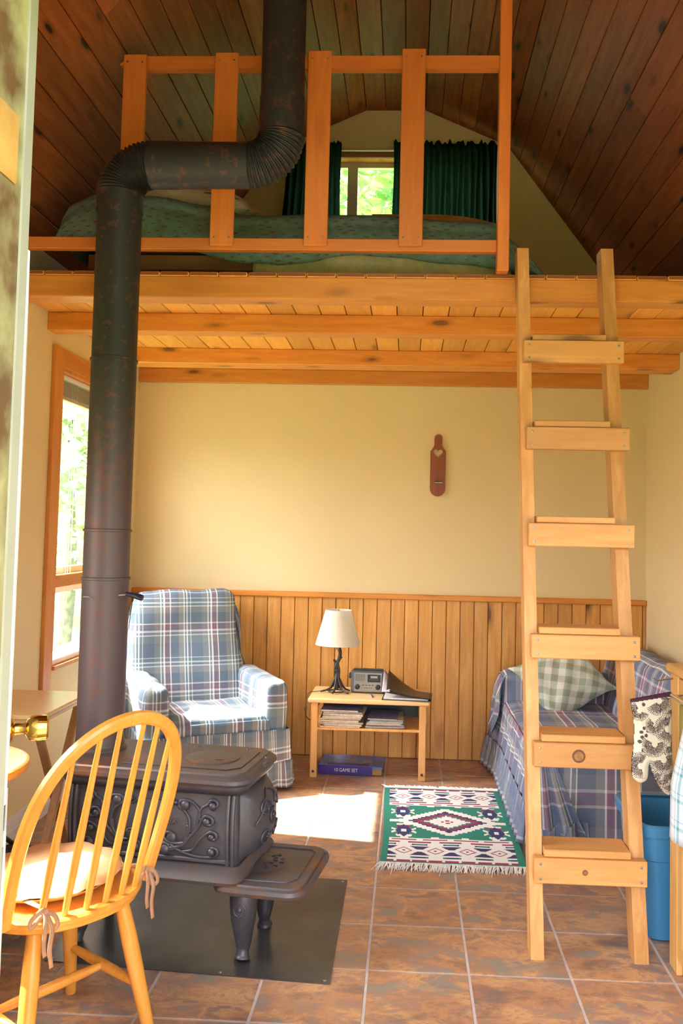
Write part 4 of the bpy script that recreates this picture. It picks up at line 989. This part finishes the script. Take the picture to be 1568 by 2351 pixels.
# gingham pillow
GI = plaid('sage_gingham', (.085, .085), [(0, (.62, .64, .56)), (.5, (.28, .33, .25))], [(0, (.66, .68, .60)), (.5, (.30, .35, .27))], rot=R(42))
pl = pillow_mb(.50, .50, .17, 30, .012, 5).build('throw_pillow', GI, None, smooth='all')
pl.matrix_world = Matrix.Translation((.965, 5.42, .625)) @ Matrix.Rotation(R(-14), 4, 'Z') @ Matrix.Rotation(R(62), 4, 'X') @ Matrix.Rotation(R(38), 4, 'Z')
tag(pl, 'sage green and white gingham pillow propped at the far end of the loveseat', 'pillow')

# ================================================================== RUG
RX0, RX1, RY0, RY1 = -.096, .566, 4.005, 5.148
NUc, NVc = 150, 250
GRN, WHT, MAR, NAV = (.02, .22, .165), (.80, .82, .80), (.30, .035, .09), (.035, .035, .13)
def rugcol(u, v):
    # u 0..1 across, v 0..1 along
    if u < .045 or u > .945: return GRN
    s = (u-.045)/.90; m = min(v, 1-v)/.295
    def zig(p, n): a = (p*n) % 1; return abs(a-.5)*2
    if m < 1:
        nrep = 4.0; a = zig(s+.5/nrep*0, nrep); ab = a
        if m < .035: return GRN
        if m < .11: return WHT if (abs(zig(s, 8)-.0) < .16 and m > .05) else MAR
        if m < .17: return WHT
        if m < .235: return (NAV if a > .62 else (GRN if a > .45 else WHT))
        if m < .29: return WHT
        if m < .62:
            q = abs((m-.455)/.165); d = q*.72+a*.95
            if d < .12: return NAV
            if d < .42: return WHT
            if d < .54: return MAR
            if d < .70: return WHT
            e = (1-a)*1.2
            if q > .25 and (1-a) < q*.62: return NAV
            return WHT
        if m < .66: return WHT
        if m < .715: return (GRN if a > .62 else (NAV if a > .5 else WHT))
        if m < .765: return WHT
        if m < .82: return WHT if a < .28 else MAR
        if m < .87: return WHT
        if m < .91: return WHT if a > .8 else MAR
        if m < .955: return WHT
        return GRN if a > .25 else WHT
    y = (v-.5)/.205   # -1..1
    x = (s-.5)*2
    q = abs(round(x*44)/44)*1.02+abs(round(y*13)/13)*1.0
    if abs(x) < .03 and abs(abs(y)-.60) < .1: return NAV
    if abs(y) < .07 and .80 < abs(x) < 1.0: return WHT
    if q < .05: return WHT
    if q < .11: return MAR
    if q < .40: return WHT
    if q < .47: return GRN
    if q < .60: return MAR
    if q < .68: return NAV
    if q < .92 and abs(x) < .9: return WHT
    for cx_ in (-.76, .79):
        for cy_ in (-.62, .62):
            dx, dy = abs(x-cx_)*.47, abs(y-cy_)*.30
            if dx < .018 and dy < .022: return WHT
            if dx < .045 and dy < .085 and dy < .03+dx*1.2: return NAV
            if dx+dy*.6 < .07 : return NAV
            if dx < .065 and .07 < dy < .10+.0*dx: return MAR if y > cy_ else WHT
            if dx < .055 and .10 <= dy < .125: return WHT
            if .055 < dx < .10 and abs(dy-(dx-.05)*.8) < .016: return WHT
            if .05 < dx < .085 and dy < .012+(.085-dx)*.3: return MAR
    return GRN
rm = MB(); rm.col = []
def rugz(u, v): return .007+.0022*math.sin(u*13+v*4)*math.sin(v*9)*.5
def rgfn(u, v): sk_ = .006*math.sin(v*5); return (RX0+(RX1-RX0)*u+sk_, RY0+(RY1-RY0)*v+(.004*u), rugz(u, v))
rm.grid(rgfn, NUc, NVc)
for j in range(NVc):
    for i in range(NUc): rm.col.append(rugcol((i+.5)/NUc, (j+.5)/NVc))
edge = []
rg = rm.build('rug', attrmat('woven_wool'), None, smooth='all', solid=.006); tag(rg, 'green, maroon and white woven rug with a central diamond on the tiles', 'rug')
fr = MB(); rnd = random.Random(5)
for end, sg in ((RY0, -1), (RY1, 1)):
    for k in range(190):
        x = RX0+(RX1-RX0)*(k+.5)/190; ln = rnd.uniform(.05, .085)*(1 if sg > 0 or rnd.random() > .04 else 1.5); dx = rnd.gauss(-.012 if sg < 0 else -.018, .012); w_ = .0026
        p = [(x, end, .010), (x+dx*.4, end+sg*ln*.4, .010), (x+dx, end+sg*ln, .0035)]
        fr.tube(p, [w_, w_, .0011], 4)
fr.build('fringe', plain('white_wool_fringe', (.88, .88, .86), .95, nz=.12, nscale=50), rg)['kind'] = 'stuff'

# ================================================================== WINDSOR CHAIR (local: faces -y... back at +y)
SZ = .452
wc = thing('windsor_chair', 'golden hoop-back wooden chair in front of the stove', 'chair', (-1.005, 2.54, 0), R(-126))
CH = CHAIR
def chpt(x, y, z): return (x, y, z)
# local: +y is the back of the chair
seat = []
NS = 40
for k in range(NS):
    a = 2*PI*k/NS; rx, ry_ = .243, .236
    e = 1.0; seat.append((rx*math.copysign(abs(math.cos(a))**.9, math.cos(a)), ry_*math.copysign(abs(math.sin(a))**.9, math.sin(a))))
def sc_(p, f): return [(x*f, y*f) for x, y in p]
loft([(sc_(seat, .86), SZ-.046), (sc_(seat, .95), SZ-.034), (sc_(seat, .955), SZ-.021), (sc_(seat, .985), SZ-.019), (sc_(seat, 1.0), SZ-.012), (sc_(seat, 1.0), SZ-.005), (sc_(seat, .975), SZ)]).build('seat', CH, wc, smooth=35)
hoop = []
BWid = .225; HT = .541
for k in range(49):
    t = k/48; a = PI*t
    # tall hoop, narrowing a little to its feet
    x = -math.cos(a)*BWid*(1.0+.285*math.sin(a)); z = SZ-.01+HT*math.sin(a)**.736
    y = .1785-.045*math.cos(a)**2+.174*(z-SZ)/HT
    hoop.append((x, y, z))
hoopm = MB(); 
pts = [Vector(p) for p in hoop]
# flat-faced bent hoop: rectangular section 30 x 20 mm
vs = []; fs = []
for i, p in enumerate(pts):
    t = (pts[min(i+1, 48)]-pts[max(i-1, 0)]).normalized(); nb = Vector((0, 1, -.25)).normalized(); u = t.cross(nb).normalized(); wv = u.cross(t)
    for (a, b) in ((-1, -.6), (-.6, -1), (.6, -1), (1, -.6), (1, .6), (.6, 1), (-.6, 1), (-1, .6)): vs.append(tuple(p+u*a*.0175+wv*b*.0135))
for i in range(48):
    for k in range(8): fs.append((i*8+k, i*8+(k+1) % 8, (i+1)*8+(k+1) % 8, (i+1)*8+k))
hoopm.add(vs, fs+[tuple(range(8))[::-1], tuple(range(48*8, 49*8))]).build('back_hoop', CH, wc, smooth=35)
for k in range(6):
    t = (k+1)/7; bx = -.150+.300*k/5; by = .205-.030*(abs(bx)/.15)**2
    # top: where the spindle meets the hoop
    tx = -.225+.45*t; best = min(hoop[12:37], key=lambda p: abs(p[0]-tx*1.0))
    p0 = Vector((bx, by, SZ-.01)); p1 = Vector(best)
    q = [p0.lerp(p1, i/8) for i in range(9)]
    MB().tube(q, [.0080, .0098, .0110, .0110, .0104, .0094, .0084, .0074, .0066], 12).build('spindle', CH, wc, smooth=True)
def chleg(x0, y0, x1, y1):
    p0, p1 = Vector((x0, y0, SZ-.03)), Vector((x1, y1, .003)); q = [p0.lerp(p1, i/10) for i in range(11)]
    MB().tube(q, [.019, .0208, .0225, .0236, .0236, .0230, .0220, .0208, .0196, .0184, .0172], 14).build('leg', CH, wc, smooth=True); return p0, p1
lg = {}
for sx in (-1, 1):
    for sy in (-1, 1): lg[sx, sy] = chleg(sx*.135, sy*.130, sx*.205, sy*.205)
for sx in (-1, 1):
    a = lg[sx, -1][0].lerp(lg[sx, -1][1], .62); b = lg[sx, 1][0].lerp(lg[sx, 1][1], .62)
    MB().tube([a.lerp(b, i/6) for i in range(7)], [.0105, .0132, .015, .0155, .015, .0132, .0105], 12).build('stretcher', CH, wc, smooth=True); lg[sx] = a.lerp(b, .5)
MB().tube([lg[-1].lerp(lg[1], i/6) for i in range(7)], [.0105, .0132, .015, .0155, .015, .0132, .0105], 12).build('stretcher', CH, wc, smooth=True)
# cushion with ties
CUM = clothmat('peach_cotton', (.74, .44, .22), 0, (.70, .40, .19), 30, .25)
cu = thing('seat_cushion', 'peach tied seat cushion on the golden hoop-back chair', 'cushion', (-1.005, 2.54, SZ+.001), R(-126))
def cfn(sg):
    def fn(u, v):
        r_ = v; a = u*2*PI; e = max(0, 1-r_**3.2)**.5
        rx = .208*r_; ry_ = .196*r_; cx_, cy_ = rx*math.cos(a), ry_*math.sin(a)-.022
        z = .034+sg*(.034*e)
        if sg > 0:
            for bx, by in ((0, 0), (.08, .06), (-.08, .06), (.08, -.07), (-.08, -.07)):
                d = math.hypot(cx_-bx, cy_-by+.0); z -= .014*math.exp(-(d/.028)**2)
            z += .004*math.sin(a*9)*r_**2
        rf = 1+.012*math.sin(a*23)*(r_ > .85)
        return (cx_*rf, cy_*rf, max(.001, z))
    return fn
m = MB(); m.grid(cfn(1), 72, 18); m.grid(cfn(-1), 72, 6); m.build('pad', CUM, cu, smooth='all')
TIE = clothmat('tan_tie', (.45, .24, .13), 0, bmp=0)
def ribbon(pts, w_, nm='tie'):
    p = smoothpath(pts, 6); mb = MB(); vs = []; fs = []
    for i, q in enumerate(p):
        t = (p[min(i+1, len(p)-1)]-p[max(i-1, 0)]).normalized(); u = t.cross(Vector((0, 1, .25))).normalized()
        if u.length < .1: u = Vector((1, 0, 0))
        vs += [tuple(q-u*w_/2), tuple(q+u*w_/2)]
    for i in range(len(p)-1): fs.append((2*i, 2*i+1, 2*i+3, 2*i+2))
    mb.add(vs, fs); return mb.build(nm, TIE, cu, smooth='all', solid=.002)
for sx in (-1, 1):
    kx, ky, kz = sx*.205, .155, .028
    if sx > 0: kx, ky = .150, .195
    ribbon([(sx*.15, .10, .03), (kx*.98, ky-.03, .03), (kx, ky, kz)], .014)
    MB().rbox((kx, ky+.004, kz), (.016, .014, .016), .006, 3).build('knot', TIE, cu, smooth='all')
    ribbon([(kx, ky+.004, kz), (kx+.02, ky+.02, kz+.012), (kx+.05, ky+.022, kz-.004), (kx+.045, ky+.018, kz-.024), (kx+.012, ky+.010, kz-.006)], .012)
    ribbon([(kx, ky+.004, kz), (kx-.018, ky+.02, kz-.01), (kx-.028, ky+.022, kz-.038), (kx-.012, ky+.018, kz-.045), (kx-.002, ky+.008, kz-.004)], .012)
    ribbon([(kx, ky+.006, kz), (kx+.012, ky+.028, kz-.03), (kx+.016, ky+.030, kz-.075), (kx+.010, ky+.028, kz-.105)], .012)
    ribbon([(kx, ky+.006, kz), (kx-.008, ky+.028, kz-.04), (kx-.002, ky+.030, kz-.09), (kx-.010, ky+.028, kz-.14)], .012)

# ================================================================== LEFT SIDE: round table, tray table, bag
dt = thing('dining_table', 'round orange-edged wooden table showing past the door edge', 'table', (-1.47, 2.70, 0))
OR = wood('orange_table_edge', (.78, .34, .05), (.68, .27, .035), axis=0, rough=.3, knots=0, rings=.2)
MB().lathe([(.268, .712), (.283, .717), (.287, .728), (.283, .739), (.276, .742)], 56).build('tabletop', OR, dt, smooth=35)
MB().lathe([(.274, .7422), (.272, .7428)], 56).build('top_face', TABLE, dt, smooth=35)
MB().lathe([(.22, .66), (.22, .712)], 40).build('apron', OR, dt, smooth=35)
MB().lathe([(.035, .05), (.045, .12), (.03, .2), (.04, .4), (.05, .55), (.035, .66)], 20).build('pedestal', OR, dt, smooth=40)
for k in range(3): a = k*2*PI/3+PI; MB().bar((0, 0, .09), (.22*math.cos(a), .22*math.sin(a), .022), .035, .04, bev=.004).build('foot', OR, dt)
tt = thing('tray_table', 'light wooden folding tray table against the left wall below the window', 'table', (-1.62, 3.63, 0))
TTZ = .75
MB().box((0, 0, TTZ-.010), (.43, .52, .020), bev=.006).build('tabletop', TABLE, tt)
for sx in (-.185, .185):
    for (ya, yb) in ((.20, -.24), (-.20, .24)):
        xo = sx*(1.0 if ya > 0 else .86); MB().bar((xo, ya, TTZ-.024), (xo, yb, .012), .018, .034, up=(1, 0, 0), bev=.003).build('leg', wood('tray_leg_wood%d%d' % (sx > 0, ya > 0), (.55, .30, .12), (.42, .21, .08), axis=2, knots=0), tt)
    MB().box((sx, 0, TTZ-.030), (.022, .46, .020), bev=.003).build('batten', TABLE, tt)
MB().tube([(-.18, -.20, .10), (.18, -.20, .10)], .008, 8).build('crossbar', TABLEG, tt)
bgm = plain('mottled_brown_canvas', (.38, .28, .18), .85, nscale=9, col2=(.05, .035, .025), bmp=.6, bscale=14)
bg_ = thing('bag', 'mottled brown bag with black straps on the floor below the tray table', 'bag', (-1.50, 3.17, 0), .2)
MB().rbox((0, 0, .15), (.36, .20, .30), .08, 14, .05, 8).build('body', bgm, bg_, smooth='all')
for dx in (-.09, .09): MB().tube(smoothpath([(dx, -.125, .10), (dx*1.1, -.13, .26), (dx*.6, -.05, .37), (dx*.5, .03, .34), (dx, .10, .27)], 6), .009, 8).build('strap', BLACK, bg_, smooth='all')
def flap(u, v): return (-.19+.38*u, -.02-.12*v+.02*math.sin(u*9), .315-.05*v-.015*math.sin(u*7+v*4))
MB().grid(flap, 16, 8, lambda u, v: (u, v)).build('flap', BLACK, bg_, smooth='all', solid=.006)

# ================================================================== RIGHT SIDE: cabinet, mitt, towel, bin
CX, CY1 = .952, 3.19
kc = thing('kitchen_cabinet', 'pine kitchen cabinet with an olive front at the right edge', 'cabinet', ((CX+XR)/2, 2.2, 0))
def kb_(nm, x0, x1, y0, y1, z0, z1, mat, bev=.003, par=kc): return MB().bb(x0-(CX+XR)/2, x1-(CX+XR)/2, y0-2.2, y1-2.2, z0, z1, bev=bev).build(nm, mat, par)
OL = plain('olive_enamel', (.42, .36, .10), .35, nz=.08)
kb_('body', CX+.022, XR-.016, 1.3, CY1, .0, 1.02, CAB)
kb_('worktop', CX-.014, XR-.016, 1.28, CY1+.012, 1.02, 1.05, CAB, .006)
kb_('end_stile', CX, CX+.022, CY1-.085, CY1, .0, 1.02, CAB)
pn_ = kb_('olive_panel', CX+.004, CX+.022, 1.3, CY1-.087, .52, .92, OL)
d_ = kb_('door', CX, CX+.022, 2.45, CY1-.087, .06, .51, CAB)
kb_('door_panel', CX-.006, CX, 2.52, CY1-.15, .12, .45, CAB, .004, d_)
kb_('drawer', CX+.002, CX+.022, 1.3, CY1-.087, .93, 1.01, CAB)
kb_('door', CX, CX+.022, 1.8, 2.43, .06, .51, CAB)
hdl = MB()
cxm = (CX+XR)/2
hdl.tube([(CX-.045-cxm, 2.35-2.2, .965), (CX-.045-cxm, 3.02-2.2, .965)], .008, 10)
for yy in (2.37, 3.0): hdl.tube([(CX+.004-cxm, yy-2.2, .965), (CX-.045-cxm, yy-2.2, .965)], .007, 8)
hdl.build('towel_bar', CHROME, kc, smooth=True)
MB().tube([(CX-cxm, CY1-.03-2.2, 1.0), (CX-.06-cxm, CY1-.05-2.2, .995), (CX-.075-cxm, CY1-.05-2.2, 1.003)], .003, 6).build('hook', SCREW, kc)
# towel over the bar
TWL = plaid('teal_check_towel', (.10, .08), [(0, (.50, .60, .68)), (.3, (.05, .30, .34)), (.42, (.7, .74, .80)), (.5, (.2, .45, .5)), (.56, (.7, .74, .8)), (.8, (.25, .4, .5)), (.85, (.7, .74, .8))], [(0, (.70, .74, .80)), (.5, (.16, .42, .46)), (.62, (.7, .74, .8)), (.8, (.2, .35, .5)), (.84, (.7, .74, .8))])
def tw(u, v):
    s = v*.95; y = 2.36+(.47+.15*max(0, min(1, (.42-s)/.25)))*u
    if s < .45: x = CX-.048-.010*math.sin(u*15)-.008*(1-s/.45); z = .53+s+.02*math.sin(u*5)*(1-s/.45)
    elif s < .50: a = (s-.45)/.05*PI; x = CX-.045-.010*math.cos(a); z = .965+.012*math.sin(a)
    else: x = CX-.033; z = .965-(s-.50)*.9
    return (x, y-.03*(1-min(1, s/.45))*(1-u)*0, z)
tag(MB().grid(tw, 40, 36, lambda u, v: (u*.5, v*.9)).build('dish_towel', TWL, None, smooth='all', solid=.003), 'teal and white checked dish towel hung on the cabinet bar', 'towel')
# oven mitt
MO = [(-.070, .172), (-.060, .09), (-.062, .02), (-.070, -.035), (-.071, -.085), (-.055, -.107), (-.035, -.112), (-.016, -.098), (-.010, -.055), (-.004, -.060), (.012, -.105), (.035, -.140), (.055, -.158), (.070, -.150), (.077, -.11), (.076, .0), (.078, .10), (.080, .192)]
MO = [(p.x, p.z) for p in smoothpath([(x, 0, z) for x, z in MO], 4)]
def inside(x, z):
    c = False; n = len(MO); j = n-1
    for i in range(n):
        xi, zi = MO[i]; xj, zj = MO[j]
        if (zi > z) != (zj > z) and x < (xj-xi)*(z-zi)/(zj-zi)+xi: c = not c
        j = i
    return c
def edged(x, z):
    b = 9
    for (x0, z0), (x1, z1) in zip(MO, MO[1:]+MO[:1]):
        dx, dz = x1-x0, z1-z0; l = dx*dx+dz*dz+1e-12; t = max(0, min(1, ((x-x0)*dx+(z-z0)*dz)/l)); b = min(b, math.hypot(x-x0-t*dx, z-z0-t*dz))
    return b
FE = [(-.045, .135, .036, 2.0), (.025, .165, .050, 3.6), (.010, .085, .036, 2.3), (.055, .070, .050, 1.2), (.005, .020, .046, 2.6), (.058, .015, .036, 3.9), (-.045, -.050, .046, 1.0), (.035, -.035, .048, 3.2), (.030, -.095, .034, 1.7), (.060, -.110, .040, .9), (-.04, .02, .0, 0), (.07, .14, .035, 2.4)]
def mcol(x, z):
    cream, dark = (.62, .56, .45), (.075, .050, .045)
    if z > .162+.12*(x+.07): return (.05, .012, .03)
    for cx_, cz_, r_, a0 in FE:
        dx, dz = x-cx_, z-cz_; d = math.hypot(dx, dz)
        if d < r_:
            a = (math.atan2(dz, dx)-a0) % (2*PI)
            if a < 3.9 and d > r_*(.18+.10*a/3.9):
                f = (a*7.5+d/r_*2.2) % 1
                return dark if f < (.66 if d < r_*.8 else .42) else ((.34, .29, .24) if d < r_*.7 else cream)
    for k, (bx, bz) in enumerate([(-.040, .062), (-.030, .075), (-.018, .066), (-.038, .045), (-.024, .050), (-.046, .030), (-.03, .018), (-.036, .0), (-.02, -.004), (-.026, .008), (.03, .055), (-.03, .155)]):
        if math.hypot(x-bx, z-bz) < .0062: return dark
    return cream
mm = MB(); mm.col = []; CS = .0021; nx_, nz_ = 78, 176; X0, Z0 = -.082, -.172
ed = {}
for i in range(nx_+1):
    for j in range(nz_+1):
        x, z = X0+i*CS, Z0+j*CS; ed[i, j] = edged(x, z) if inside(x, z) else 0
vid = {}
def vtx(i, j, sg):
    if (i, j, sg) not in vid:
        t = .017*min(1, ed[i, j]/.022)**.55+.001; vid[i, j, sg] = len(mm.v); mm.v.append((X0+i*CS, sg*t, Z0+j*CS))
    return vid[i, j, sg]
for i in range(nx_):
    for j in range(nz_):
        if inside(X0+(i+.5)*CS, Z0+(j+.5)*CS):
            c_ = mcol(X0+(i+.5)*CS, Z0+(j+.5)*CS)
            mm.f.append((vtx(i, j, -1), vtx(i+1, j, -1), vtx(i+1, j+1, -1), vtx(i, j+1, -1))); mm.col.append(c_)
            mm.f.append((vtx(i, j+1, 1), vtx(i+1, j+1, 1), vtx(i+1, j, 1), vtx(i, j, 1))); mm.col.append(c_)
mt = mm.build('oven_mitt', attrmat('printed_cotton', .85, .1), None, smooth='all'); mt.location = (.852, 3.075, .772); mt.rotation_euler = (0, R(-2), R(10))
tag(mt, 'black and cream feather-print oven mitt hanging beside the ladder', 'oven mitt')
# blue bin
BI = plain('blue_plastic', (.05, .23, .44), .35, nz=.05)
bn = thing('waste_bin', 'blue plastic wastebasket between the ladder and the cabinet', 'bin', (1.052, 3.505, 0), 0)
bl_ = []
for z, hx_, hy_ in ((.0, .115, .125), (.006, .130, .150), (.30, .150, .185), (.305, .156, .190), (.425, .163, .200)): bl_.append((rrect(hx_, hy_, .05), z))
mo = loft(bl_, cap=False); inner = loft([(rrect(.158, .195, .047), .425), (rrect(.145, .178, .045), .30), (rrect(.118, .135, .04), .012)], cap=False); mo.add(inner.v, inner.f)
mo.f.append(tuple(range(28))); mo.f.append(tuple(range(len(mo.v)-28, len(mo.v))))
mo.build('bucket', BI, bn, smooth=35)
rimv = loft([(rrect(.163, .200, .05), .398), (rrect(.178, .216, .06), .398), (rrect(.182, .220, .062), .432), (rrect(.176, .214, .058), .440), (rrect(.157, .194, .047), .436)], cap=False); rimv.build('rim', BI, bn, smooth=40)

# ================================================================== OUTSIDE
GR = plain('meadow_grass', (.10, .18, .035), .9, nz=.4, nscale=1.5)
g_ = MB().bb(-40, 40, -30, 45, -.6, -.5).build('lawn', GR); tag(g_, 'green lawn outside the windows', 'lawn', kind='stuff')
def leafmat():
    m, nt, bs = newmat('leaf_green'); v = coords(nt); n = noisen(nt, v, .8, 4)
    c = ramp(nt, n, [(.35, (.13, .32, .09)), (.5, (.24, .44, .13)), (.68, (.48, .56, .13))]); L(nt, c, bs.inputs['Base Color']); bs.inputs['Roughness'].default_value = .6
    tr = N(nt, 'BsdfTranslucent'); L(nt, c, tr.inputs[0]); mx = N(nt, 'MixShader'); mx.inputs[0].default_value = .5
    L(nt, bs.outputs[0], mx.inputs[1]); L(nt, tr.outputs[0], mx.inputs[2]); L(nt, mx.outputs[0], nt.nodes['Material Output'].inputs[0]); return m
LF = leafmat(); LF_GLARE = leafmat()
for n_ in LF_GLARE.node_tree.nodes:
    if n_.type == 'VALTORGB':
        for e_, c_ in zip(n_.color_ramp.elements, ((.34, .48, .28), (.50, .62, .40), (.66, .74, .48))): e_.color = c4(c_); BK = plain('bark', (.34, .31, .26), .9, nz=.4, nscale=10)  # lighter leaf copy: overexposure behind the left window put into the colour
def tree(x, y, h, cr, n, lab, seed, base=.25):
    rd_ = random.Random(seed); t = thing('tree', lab, 'tree', (x, y, -.5), 0, 'trees outside the windows')
    MB().tube(smoothpath([(0, 0, 0), (.1, 0, h*.3), (0, .1, h*.6), (.05, 0, h*.9)], 4), [.16-.01*k for k in range(13)], 8).build('trunk', BK, t, smooth='all')
    mb = MB()
    bl = [(rd_.gauss(0, cr*.45), rd_.gauss(0, cr*.45), h*rd_.uniform(base+.1, .95), cr*rd_.uniform(.3, .5)) for _ in range(16)]
    for _ in range(n):
        b = rd_.choice(bl); d = Vector((rd_.gauss(0, 1), rd_.gauss(0, 1), rd_.gauss(0, 1))).normalized()*b[3]*rd_.uniform(.5, 1); c = Vector(b[:3])+d
        s = rd_.uniform(.06, .13); a = Vector((rd_.gauss(0, 1), rd_.gauss(0, 1), rd_.gauss(0, .6))).normalized(); bb_ = a.cross(Vector((rd_.random(), rd_.random(), 1))).normalized()*.6
        mb.add([c-a*s, c+bb_*s, c+a*s, c-bb_*s], [(0, 1, 2, 3)])
    o = mb.build('foliage', LF_GLARE if x < -3 else LF, t); o['kind'] = 'stuff'
tree(-.7, 10.4, 7.2, 2.3, 9000, 'leafy green tree straight behind the loft window', 1)
tree(6.6, 13.5, 7.0, 2.3, 6000, 'leafy tree seen dimly through the wide loft curtain', 2)
tree(-10.5, 18.5, 5.6, 2.6, 6000, 'leafy tree paled with painted-in glare outside the tall left window, nearer the back wall', 3, .1)
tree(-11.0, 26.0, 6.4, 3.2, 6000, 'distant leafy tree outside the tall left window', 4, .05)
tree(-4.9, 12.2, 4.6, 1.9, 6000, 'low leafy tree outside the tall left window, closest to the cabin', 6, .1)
